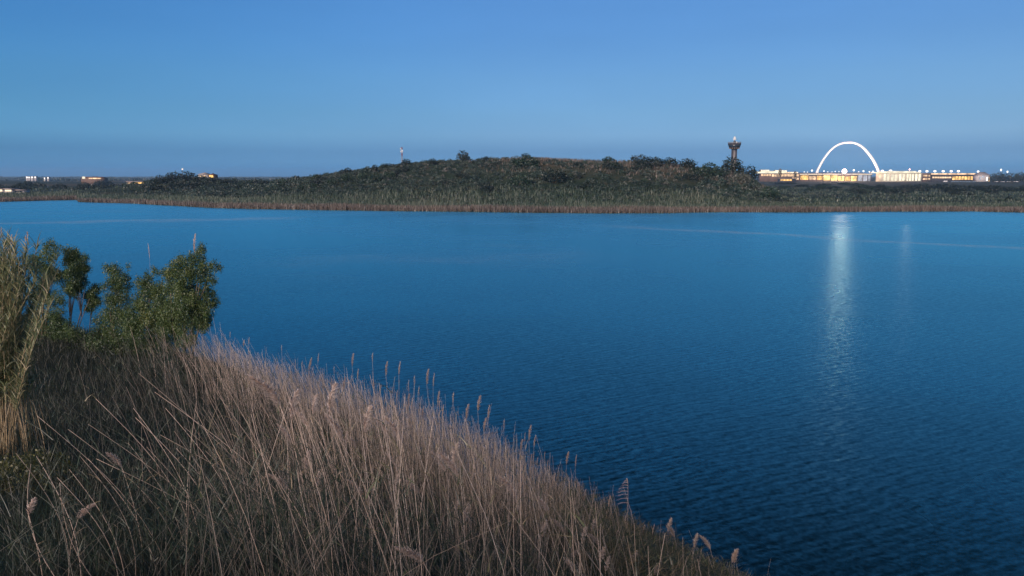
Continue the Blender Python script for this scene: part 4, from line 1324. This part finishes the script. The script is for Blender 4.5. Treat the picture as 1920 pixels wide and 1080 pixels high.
# dark green undergrowth and grasses on the bank
N = 110000
B2, d2 = bank_points(N, 3.5, 62, -.6, 20, 1.3)
mb = MB()
h2 = rng.uniform(.15, .6, N) * (1 + .5 * wob(B2[:, 0], B2[:, 1], 1.5, 1.)) * np.interp(np.hypot(B2[:, 0], B2[:, 1]), [3, 7, 14, 60], [.5, .8, 1, 1.4])
px2, py2 = project(B2 + np.stack([0 * h2, 0 * h2, h2], -1))
k2 = py2 > np.interp(px2, [-400, 330, 420] + OUT_X[9:], [560, 600, 635] + OUT_Y[9:]) - 5
B2, h2 = B2[k2], h2[k2]
n2 = len(B2)
mb.add(*blades(B2, rng.normal(0, .3, (n2, 2)) * h2[:, None] + [-.08, 0], h2, rng.uniform(.003, .008, n2) * np.interp(np.hypot(B2[:, 0], B2[:, 1]), [4, 12, 60], [.8, 1.3, 3.5]), 3, 1.6, np.clip(rng.uniform(0, .75, n2) + (rng.uniform(size=n2) < .15) * .4, 0, 1), sides=2, tip=.1, droop=.2))
tag(mb.build('undergrowth', M['grass']), 'dark green grass filling the hollow under the reeds', 'grass', kind='stuff')

# leafy green growth at the right tip of the bank
mb = MB()
N = 80000
B3, d3 = bank_points(N, 9, 30, -1.4, 4.5, 1.0)
h3 = rng.uniform(.6, 1.7, N)
tx3, ty3 = project(B3 + np.stack([0 * h3, 0 * h3, h3], -1))
k3 = (tx3 > 960) & (rng.uniform(size=N) < sstep(980, 1180, tx3)) & (ty3 > np.interp(tx3, OUT_X, OUT_Y) + np.abs(rng.normal(0, 12, N)))
B3, h3 = B3[k3], h3[k3]
n3 = len(B3)
idx = np.repeat(np.arange(n3), 5)
t3 = rng.uniform(.3, 1, len(idx))
LB = B3[idx] + np.stack([0 * t3, 0 * t3, h3[idx] * t3], -1)
la = rng.uniform(0, 2 * math.pi, len(idx))
ll = rng.uniform(.15, .4, len(idx))
mb.add(*blades(LB, np.stack([np.cos(la) * ll * .8, np.sin(la) * ll * .8], -1), ll * rng.uniform(.1, .8, len(idx)), rng.uniform(.010, .022, len(idx)), 3, 1.2, np.clip(rng.uniform(0, .8, len(idx)), 0, 1), sides=2, tip=.1, droop=rng.uniform(0, .9, len(idx))))
N = 42000
B5, d5 = bank_points(N, 6, 55, .5, 13, 1.1)
h5 = rng.uniform(.5, 1.5, N)
x5, y5 = project(B5 + np.stack([0 * h5, 0 * h5, h5], -1))
k5 = (rng.uniform(size=N) < .15 + .85 * sstep(.0, .45, wob(B5[:, 0], B5[:, 1], 3.1, 2.6))) & (y5 > np.interp(x5, OUT_X, OUT_Y) + 25)
B5, h5 = B5[k5], h5[k5]
idx = np.repeat(np.arange(len(B5)), 3)
t5 = rng.uniform(.15, 1, len(idx))
la = rng.uniform(0, 2 * math.pi, len(idx))
ll = rng.uniform(.2, .5, len(idx))
dd5 = np.hypot(B5[:, 0], B5[:, 1])[idx]
mb.add(*blades(B5[idx] + np.stack([-.15 * t5, 0 * t5, h5[idx] * t5], -1), np.stack([np.cos(la) * ll * .6 - .06, np.sin(la) * ll * .6], -1), ll * rng.uniform(.3, 1.0, len(idx)), rng.uniform(.004, .010, len(idx)) * (.6 + dd5 / 30), 3, 1.2, rng.uniform(-.35, .22, len(idx)), sides=2, tip=.1, droop=rng.uniform(0, .8, len(idx))))
tag(mb.build('green_reed_growth', M['reed_leaf']), 'leafy green young growth among the dry reeds, thickest at the lower right', 'reeds', kind='stuff')


# ------------------------------------------------------------------ individual plumed reeds
def plume_piece(m, P0, dirv, L, W, n, side, curl=.5, tint=(.2, 1.0), sz=1.0):
    """feathery seed head from P0 along dirv"""
    dirv = np.asarray(dirv, float)
    dirv = dirv / np.linalg.norm(dirv)
    t = rng.uniform(0, 1, n)
    prof = np.sin(np.clip(t * .93 + .07, 0, 1) * math.pi) ** .6
    base = np.asarray(P0)[None] + dirv[None] * (t * L)[:, None] + np.asarray(side)[None] * (curl * L * t ** 2)[:, None]
    a = rng.uniform(0, 2 * math.pi, n)
    lean = np.stack([np.cos(a), np.sin(a)], -1) * (W * prof * rng.uniform(.3, 1, n))[:, None] + np.asarray(side)[:2] * (W * .5)
    m.add(*blades(base, lean, L * .22 * rng.uniform(.3, 1.1, n), np.full(n, .010 * sz) * rng.uniform(.6, 1.6, n), 2, 1.2, rng.uniform(*tint, n), sides=2, tip=.5, droop=rng.uniform(0, .8, n)))


def reed_proto(H, lean, plume_L, plume_W, n, side, curl, leaves=4):
    """meshes of one reed, base at the origin: stem, plume, leaves"""
    st = MB()
    t = np.linspace(0, 1, 9)
    pts = np.stack([lean * H * t ** 1.8, .03 * H * np.sin(t * 3), H * t], -1)
    st.tube(pts, np.linspace(.0075, .0035, 9), 5, .6)
    tipdir = pts[-1] - pts[-2]
    pl = MB()
    st.tube([pts[-1], pts[-1] + tipdir / np.linalg.norm(tipdir) * plume_L * .6 + np.asarray(side) * curl * plume_L * .36], [.0035, .002], 4, .6)
    plume_piece(pl, pts[-1], tipdir, plume_L, plume_W, n, side, curl)
    lf = []
    for k in range(leaves):
        i = rng.integers(3, 8)
        a = rng.uniform(0, 6.28)
        L = rng.uniform(.2, .45)
        lf.append(MB().add(*blades(pts[i:i + 1], np.array([[math.cos(a) * L * .7, math.sin(a) * L * .7]]), np.array([L * .7]), np.array([.016]), 5, 1.2, rng.uniform(.5, 1, 1), sides=2, tip=.05, droop=.7)).mesh('leaf'))
    return st.mesh('stem'), pl.mesh('plume'), lf, pts[-1]


def reed_thing(proto, label, group):
    o = thing('plumed_reed', (0, 0, 0), label, 'reed', group)
    link('stem', proto[0], M['reed'], o)
    link("plume", proto[1].copy() if group != GE else proto[1], M["plume"] if group == GE else M['pale_plume'], o)
    for m_ in proto[2]: link('leaf', m_, M['reed_leaf'], o)
    return o


RP = [reed_proto(2.5, .02, .40, .055, 170, (.6, 0, -.2), .25, 3), reed_proto(2.6, -.05, .46, .085, 380, (.8, .2, -.2), .35, 4), reed_proto(2.4, .06, .34, .05, 150, (-.7, .2, -.1), .3, 3),
      reed_proto(2.5, -.12, .5, .10, 480, (-.8, -.3, -.3), .4, 4), reed_proto(2.6, .0, .30, .04, 120, (.3, .5, 0), .2, 2)]
GE = 'plumed reeds along the water edge'
GI = 'pale plumed reeds inside the bed'
edge_roots, used = {}, set()


def place_reed(px, py, dd, variant, label, group, scale_w=1.0, rz=None, steps=(1, .94, 1.06, .88, 1.12, .8, 1.2, .72, 1.3, .64, 1.42)):
    """stand a reed on the bank so that it reaches up to the ray of that plume; dd = distance from the lens"""
    dvec = ray(px, py)
    rz = rng.uniform(-.5, .5) if rz is None else rz
    tipv = RP[variant][3]
    h0 = float(tipv[2]) + .25
    best = None
    for f_ in steps:
        d_ = dd * f_
        if d_ < 6: continue
        tx_, ty_ = polar(px, d_)
        topz = HC + dvec[2] * (d_ / math.hypot(dvec[0], dvec[1]))
        s_ = max(.3, (topz - float(ground_z(tx_, ty_))) / h0)
        bx_ = tx_ - s_ * (tipv[0] * math.cos(rz) - tipv[1] * math.sin(rz))
        by_ = ty_ - s_ * (tipv[0] * math.sin(rz) + tipv[1] * math.cos(rz))
        z = float(ground_z(bx_, by_))
        s_ = (topz - z) / h0
        bad = max(0, .5 - s_) + max(0, s_ - 1.15) + (3 if float(bank_dist(bx_, by_)) < -2.0 else 0)
        if best is None or bad < best[0] - .02: best = (bad, bx_, by_, z, s_)
    _, x, y, z, s = best
    s = max(.3, s)
    key = (variant, label)
    if key not in edge_roots:
        edge_roots[key] = reed_thing(RP[variant], label, group)
        o = edge_roots[key]
    else:
        o = dup(edge_roots[key], (0, 0, 0))
    o.location = (x, y, z)
    o.scale = (max(.6, s) * scale_w, max(.6, s) * scale_w, s)
    o.rotation_euler = (0, 0, rz)
    return o


def edge_dist(px):
    """distance of the water edge along this bearing"""
    a = math.atan((px - 960) * CP / F)
    r = np.linspace(6, 70, 400)
    d_ = bank_dist(r * math.sin(a), r * math.cos(a))
    k = np.nonzero(d_ < 0)[0]
    return float(r[k[0]]) if len(k) else 60.0


edge_tips = [(452, 628), (470, 640), (515, 640), (541, 660), (570, 668), (585, 660), (601, 672), (615, 680), (626, 666), (648, 664), (660, 690), (671, 675), (690, 655), (700, 682), (713, 680), (741, 678),
             (757, 700), (770, 698), (778, 690), (792, 695), (808, 700), (820, 735), (845, 730), (866, 722), (892, 745), (913, 760), (922, 770), (944, 780), (955, 790), (990, 800), (1003, 815), (1034, 820),
             (1024, 840), (1052, 832), (1066, 848), (1086, 852), (1101, 882), (1090, 900), (1132, 893), (1150, 930), (1120, 920), (1060, 880), (1010, 850), (980, 830), (1220, 985), (1240, 982), (1310, 1010), (985, 805), (1330, 1015), (1405, 1035)]
lab_edge = 'thin dry reed with a small brown plume standing against the dark water'
for i, (px, py) in enumerate(edge_tips):
    if i % 5 in (1, 3): continue
    py = py + 10
    e = edge_dist(px)
    place_reed(px, py, e - rng.uniform(-.6, 1.8), (0, 2, 4, 0, 1)[i % 5], lab_edge, GE, rng.uniform(.6, 1.1))
for i in range(130):
    px = rng.uniform(400, 1200)
    py = float(np.interp(px, OUT_X, OUT_Y)) + rng.uniform(-10, 75) + 14
    e = edge_dist(px)
    place_reed(px, py, e - rng.uniform(0, 3.2), (0, 1, 2, 4)[i % 4], lab_edge, GE, rng.uniform(.45, 1.0))
lab_in = 'pale fluffy plumed reed rising out of the middle of the dry bed'
for i in range(40):
    px = rng.uniform(500, 1250)
    py = float(np.interp(px, OUT_X, OUT_Y)) + rng.uniform(60, 250)
    if py > 1075: continue
    place_reed(px, py, min(edge_dist(px) - 1.5, rng.uniform(9, 15)), (1, 3)[i % 2], lab_in, GI, rng.uniform(.7, 1.2))
lab_tip = 'feathery plumed reed above green leaves at the lower right tip of the bank'
for i, (px, py) in enumerate(((1272, 985), (1288, 995), (1325, 1015), (1360, 1020), (1402, 1045), (1215, 1000), (1120, 985), (1068, 985), (1205, 1045), (1140, 1010), (1085, 1040), (1262, 1035))):
    place_reed(px, py, edge_dist(px) - rng.uniform(.3, 1.5), (1, 3)[i % 2], lab_tip, 'plumed reeds at the tip of the bank', 1.15)
place_reed(352, 455, 47, 1, 'single pale plume standing above the top of the largest near tree', None, .55, 0.0, (1,))
place_reed(278, 466, 49, 2, 'lone thin reed with a reddish tip against the lake left of the largest tree', None, .4, 0.0, (1,))
place_reed(523, 728, 9.5, 3, 'tall reed with a big pale fluffy plume, larger than all others in the bed', None, 1.3, 0.2)
place_reed(532, 757, 9.7, 1, 'drooping pale plume just below the biggest one in the bed', None, 1.2, 0.4)
place_reed(811, 1035, 9.5, 3, 'fluffy pale plume at the bottom edge in the middle of the bed', None, 1.2, 0.0)
place_reed(88, 985, 7.5, 3, 'rounded fluffy plume low at the left among bare bent stems', None, .9, 2.6)
place_reed(196, 862, 10.5, 3, 'small pink plume alone in the dark hollow at left', None, .9, 0.6)
place_reed(8, 1000, 7.6, 1, 'pinkish plume at the extreme lower left edge', None, .9, 0.6)


# the reed whose seed head streams to one side like a comb
def comb_reed():
    px = 1186
    dd = edge_dist(px) - .2
    x, y = polar(px, dd)
    z = float(ground_z(x, y))
    o = thing('plumed_reed', (x, y, z), 'reed with a one sided comb like seed head streaming left over the water', 'reed')
    k = dd / F * 1.08

    def zz(py):
        v = ray(px, py)
        return HC + v[2] * dd / math.hypot(v[0], v[1]) - z
    st = MB()
    zs = np.linspace(0, zz(905), 10)
    st.tube(np.stack([.05 * np.sin(zs), 0 * zs, zs], -1), np.linspace(.009, .004, 10), 5, .7)
    st.build('stem', M['reed'], o)
    pl = MB()
    for i, py in enumerate((902, 906, 911, 916, 922, 928, 936, 944)):
        L = (8, 11, 14, 17, 21, 22, 22, 19)[i] * k
        n = 7
        Bp = np.tile([[.05 * math.sin(zz(py)), 0, zz(py)]], (n, 1)) + rng.normal(0, .006, (n, 3))
        pl.add(*blades(Bp, np.stack([-L * rng.uniform(.75, 1.05, n), rng.normal(0, .02, n)], -1), np.full(n, .07), rng.uniform(.008, .014, n), 4, 1.0, rng.uniform(.6, 1, n), sides=2, ang=np.full(n, math.pi / 2) + rng.normal(0, .5, n), tip=.4, droop=1.5))
    plume_piece(pl, (.05 * math.sin(zz(906)), 0, zz(906)), (0, 0, 1), 8 * k, .04, 50, (-1, 0, 0), .2, (.5, 1))
    pl.build('plume', M['plume'], o)


comb_reed()

# bare bent stems standing clear in the dark hollow at the left
def stem_curve(px0, py0, px1, py1, d0, bend, wid):
    """stem from ground under (px0,py0) at distance d0 to the tip at (px1,py1)"""
    x, y = polar(px0, d0)
    z = float(ground_z(x, y))
    v = ray(px1, py1)
    d1 = d0 + rng.uniform(-.2, .6)
    tipp = np.array([0, 0, HC]) + v * (d1 / math.hypot(v[0], v[1]))
    t = np.linspace(0, 1, 12)
    P0 = np.array([x, y, z])
    L = tipp - P0
    pts = P0[None] + L[None] * t[:, None]
    perp = np.array([1.0, 0, 0])
    pts += perp[None] * (bend * np.linalg.norm(L) * np.sin(t * math.pi))[:, None] * .25
    pts -= P0
    m = MB().tube(pts, np.linspace(wid, wid * .45, 12), 5, rng.uniform(.3, .75))
    return P0, m, pts


GS = 'bare pale reed stems in the dark hollow'
for (a0, b0, a1, b1, d0, bend) in ((58, 1080, 30, 850, 7.2, .3), (72, 1080, 58, 870, 7.3, -.3), (92, 1080, 68, 855, 7.2, .2), (170, 1080, 107, 895, 7.4, .25), (185, 1090, 130, 880, 7.6, .2), (200, 1080, 150, 855, 7.4, .3),
                                  (275, 1085, 70, 780, 8.6, .2), (250, 1080, 165, 860, 8.2, .2), (300, 1080, 128, 805, 8.8, .3), (330, 1080, 180, 748, 9.4, .25), (340, 1075, 250, 765, 9.6, .2), (310, 1080, 240, 830, 9.0, .2),
                                  (390, 1085, 275, 838, 9.2, .15), (420, 1080, 165, 795, 9.4, .2), (440, 1080, 310, 765, 9.6, .2), (460, 1080, 330, 840, 9.4, .1), (372, 1080, 254, 783, 9.3, .3), (520, 1080, 345, 800, 9.8, .2),
                                  (500, 1080, 385, 845, 9.8, .2), (560, 1080, 260, 700, 10.4, .15), (590, 1080, 290, 735, 10.6, .2), (150, 1080, 112, 905, 7.0, -.2), (480, 1085, 180, 860, 8.8, .25), (650, 1085, 300, 815, 10, .2)):
    P0, m, pts = stem_curve(a0, b0, a1, b1, d0, bend * 1.8, .0046)
    o = thing('reed_stem', P0, 'long bare pale reed stem bending left over the dark hollow', 'reed', GS)
    m.build('stem', M['reed'], o)
    for k_ in range(2):
        i = rng.integers(4, 10)
        a_ = rng.uniform(0, 6.28)
        L_ = rng.uniform(.1, .3)
        MB().add(*blades(pts[i:i + 1], np.array([[math.cos(a_) * L_, math.sin(a_) * L_]]), np.array([L_ * .6]), np.array([.009]), 4, 1.2, rng.uniform(.6, 1, 1), sides=2, tip=.1, droop=.9)).build('leaf', M['reed_leaf'], o)

# ------------------------------------------------------------------ near trees on the left
def near_tree(label, lumps, base, Y, leaves, trunks, tone=0.0, name='tree'):
    """lumps in photograph pixels (px, py, radius) carried to the tree's own distance, with real depth"""
    b = at(base[0], base[1], Y)
    z0 = float(ground_z(b[0], b[1]))
    o = thing(name, (b[0], b[1], z0), label, 'tree')
    loc = np.array([b[0], b[1], z0])
    k = Y / F
    L = []
    for px, py, r in lumps:
        dy = rng.uniform(-.8, .8) * r * k
        p = at(px, py, Y + dy) - loc
        R_ = r * k * (.90 if py < 570 else 1.08)
        L.append((p[0], p[1], p[2], R_, R_ * 1.05, R_ * .92))
        # ragged satellites so the outline breaks up
        for _ in range(5):
            a_ = rng.normal(size=3) * [1, 1, 1.2]
            a_ /= np.linalg.norm(a_)
            s_ = rng.uniform(.22, .5)
            c_ = p + a_ * R_ * .95
            L.append((c_[0], c_[1], c_[2], R_ * s_, R_ * s_, R_ * s_ * 1.15))
    L = np.array(L)
    leaves = int(leaves * 2.0)
    C, kk_ = shell_points(leaves // 4, L, .15)
    # four leaves to a sprig
    C = np.repeat(C, 4, 0)[:leaves] + rng.normal(0, .07, (len(C) * 4, 3)) * [1, 1, 1.4]
    kk_ = np.repeat(kk_, 4)
    leaves = len(C)
    tl = rng.normal(0, .12, len(L))
    cr_ = MB().add(*leaf_quads(C, rng.uniform(.06, .15, leaves), np.clip(.40 + tone + tl[kk_] + rng.normal(0, .14, leaves), 0, 1), .32, .8))
    cr_.build('crown', M['tree_leaf'], o)
    tr = MB()
    for px, py, r0_ in trunks:
        p = at(px, py, Y) - loc
        q_ = np.array([(px - base[0]) * k * .35, 0, 0])
        mid = q_ * .5 + p * .5 + [rng.uniform(-.1, .1), 0, .1]
        tr.tube([q_ - [0, 0, .3], q_ * .8 + mid * .2 + [0, 0, .1], mid, p], np.array([1, .9, .75, .3]) * r0_, 7, rng.uniform(.4, .9))
        near = np.argsort(np.linalg.norm(L[:, :3] - p, axis=1))[:5]
        for j in near:
            tr.tube([mid, (mid + L[j, :3]) / 2 + [0, 0, .12], L[j, :3]], np.array([.45, .3, .12]) * r0_, 5, rng.uniform(.3, .7))
    tr.build('trunk', M['bark'], o)
    return o


near_tree('leafy tree partly behind the tall cane clump at the left edge', [(60, 500, 18), (78, 490, 22), (95, 474, 20), (88, 515, 24), (70, 545, 24), (102, 520, 18), (100, 560, 22), (85, 600, 30), (65, 640, 34), (110, 620, 26), (95, 455, 7)],
          (85, 690), 45, 13000, [(80, 520, .07), (95, 500, .06)])
near_tree('slender tree with bare pale trunks and a narrow tall crown', [(136, 476, 15), (146, 492, 19), (140, 515, 22), (152, 530, 15), (130, 540, 16), (142, 545, 14), (158, 505, 9), (128, 490, 12)],
          (135, 690), 46, 8000, [(135, 560, .045), (160, 535, .04), (128, 560, .03), (168, 560, .03)])
near_tree('smallest tree, with one round tuft between two taller ones', [(177, 545, 13), (170, 558, 12), (182, 565, 9), (168, 575, 8)], (168, 690), 46.5, 2600, [(176, 560, .03)])
near_tree('upright dark tree with a rounded head, left of the largest', [(205, 505, 12), (218, 512, 17), (226, 530, 20), (206, 535, 17), (222, 552, 20), (203, 560, 13), (240, 500, 5), (238, 520, 8), (225, 580, 22), (205, 605, 26), (228, 620, 28), (190, 635, 24), (212, 645, 26)],
          (215, 700), 45, 13000, [(218, 540, .06), (210, 560, .05)], -.05)
near_tree('low bushy tree in the middle of the left group of trees', [(262, 530, 11), (278, 525, 13), (290, 510, 7), (285, 545, 20), (265, 560, 20), (302, 545, 18), (255, 585, 22), (288, 585, 26), (270, 615, 26), (300, 610, 22), (245, 615, 18), (150, 640, 1)],
          (275, 690), 44, 13000, [(280, 560, .06), (262, 570, .05), (300, 570, .04)])
near_tree('largest tree with a broad ragged crown leaning out over the water', [(378, 466, 9), (372, 484, 15), (352, 492, 16), (338, 488, 9), (328, 505, 17), (312, 512, 13), (345, 518, 22), (372, 512, 20), (395, 500, 12), (411, 502, 6), (390, 522, 15), (330, 540, 24), (360, 545, 28), (388, 548, 17),
                                                                        (404, 566, 9), (385, 575, 15), (340, 570, 28), (365, 590, 26), (320, 585, 24), (345, 610, 28), (378, 605, 14), (315, 620, 20)],
          (345, 690), 43, 24000, [(350, 540, .09), (375, 530, .07), (320, 550, .07), (390, 560, .05), (312, 590, .05)], .03)
plant_m = [(112, 615, 22), (135, 625, 20), (152, 632, 18), (125, 650, 30), (160, 655, 24), (95, 660, 30)]
near_tree('low dark bush under the slender bare trunked tree', plant_m, (130, 690), 44.5, 9000, [(125, 640, .04)], -.15, 'bush')

near_tree('wide low thicket joining the feet of the near trees to the reeds', [(180, 650, 22), (205, 660, 22), (235, 655, 24), (262, 650, 24), (290, 650, 22), (315, 645, 20), (345, 640, 18), (70, 665, 26), (100, 685, 24), (150, 670, 20)],
          (220, 700), 42, 12000, [(200, 660, .03), (290, 650, .03)], -.2, 'bush')
# pale yellow green herb clump low at the left
mb = MB()
Lh = []
for px, py, rp in ((20, 800, 34), (60, 790, 38), (95, 785, 28), (45, 830, 44), (90, 825, 34), (10, 850, 40), (120, 810, 20), (60, 860, 36)):
    p = on_level(px, py + 18, 5.2)
    z = float(ground_z(p[0], p[1]))
    r_ = rp / F * np.hypot(p[0], p[1])
    Lh.append((p[0], p[1], z + .12, r_, r_, r_ * .75))
C, kk_ = shell_points(9000, Lh, .3)
bx0, by0 = C[:, 0].mean(), C[:, 1].mean()
z0 = float(ground_z(bx0, by0))
hb = thing('leafy_bush', (bx0, by0, z0), 'low yellow green leafy bush in the dark hollow at left', 'bush')
MB().add(*leaf_quads(C - [bx0, by0, z0], rng.uniform(.03, .075, len(C)), np.clip(rng.uniform(.1, .8, len(C)), 0, 1), .6, .6)).build('crown', M['herb'], hb)
tr = MB()
for q_ in Lh:
    tr.tube([(0, 0, -.2), ((q_[0] - bx0) * .6, (q_[1] - by0) * .6, .1 + (q_[2] - z0) * .6), (q_[0] - bx0, q_[1] - by0, q_[2] - z0 + .1)], [.02, .014, .006], 5, .3)
tr.build('stem', M['bark'], hb)


# ------------------------------------------------------------------ tall cane clump at the left edge
def cane_clump():
    Yc = 17.0
    b = at(-5, 745, Yc)
    z0 = float(ground_z(b[0], b[1]))
    o = thing('cane_clump', (b[0], b[1], z0), 'tall clump of yellow green giant cane at the left edge', 'cane')
    loc = np.array([b[0], b[1], z0])
    n = 98
    LBs, LLs = [], []
    for i in range(n):
        if i < 8:
            tx_, ty_ = ((108, 482), (102, 505), (112, 500), (70, 462), (96, 530), (55, 452), (100, 560), (88, 545))[i]
        else:
            tx_ = rng.normal(-5, 42)
            ty_ = 440 + abs(tx_ - 5) * .75 + abs(rng.normal(0, 35))
        tipp = at(tx_, ty_, Yc + rng.normal(0, .5)) - loc
        bs = np.array([rng.normal(.05, .35), rng.normal(0, .35), -.05])
        t = np.linspace(0, 1, 10)
        pts = bs[None] + (tipp - bs)[None] * np.stack([t ** 1.35, t, t * (1.06 - .06 * t)], -1)
        MB().tube(pts, np.linspace(.009, .003, 10), 5, rng.uniform(.1, .9)).build('cane_stem', M['cane'], o)
        m_ = 110
        tt = rng.uniform(.28, 1, m_)
        LBs.append(np.stack([np.interp(tt, t, pts[:, j]) for j in range(3)], -1))
    LBs = np.concatenate(LBs)
    n2 = len(LBs)
    a_ = rng.uniform(0, 2 * math.pi, n2)
    L_ = rng.uniform(.25, .6, n2)
    MB().add(*blades(LBs, np.stack([np.cos(a_) * L_ * .5, np.sin(a_) * L_ * .5], -1), L_ * rng.uniform(.4, 1, n2), rng.uniform(.014, .032, n2), 4, 1.4, np.clip(rng.normal(.45, .22, n2), 0, 1), sides=2, tip=.05, droop=rng.uniform(0, .8, n2))).build('foliage', M['cane_leaf'], o)
    # feathery tips
    pl = MB()
    for (tx_, ty_) in ((3, 432), (22, 446), (48, 448), (-20, 440), (52, 440)):
        p = at(tx_, ty_ + 14, Yc) - loc
        plume_piece(pl, p, (0, 0, 1), .22, .04, 60, (.3, 0, 0), .2, (.5, 1))
    pl.build('plume', M['plume'], o)


cane_clump()

# ------------------------------------------------------------------ thin evening haze
hz = MB().box((-8200, -8200, -3.4), (8200, 8200, 90)).build('haze', None)
tag(hz, 'thin blue evening haze lying over the lake and the land', 'haze', kind='stuff')
hm, hn, hl = nt('haze')
ho = hn.new('ShaderNodeOutputMaterial')
hv = hn.new('ShaderNodeVolumePrincipled')
hv.inputs['Color'].default_value = (.38, .66, 1.0, 1)
hv.inputs['Density'].default_value = .00012
hl.new(hv.outputs[0], ho.inputs['Volume'])
hz.data.materials.append(hm)
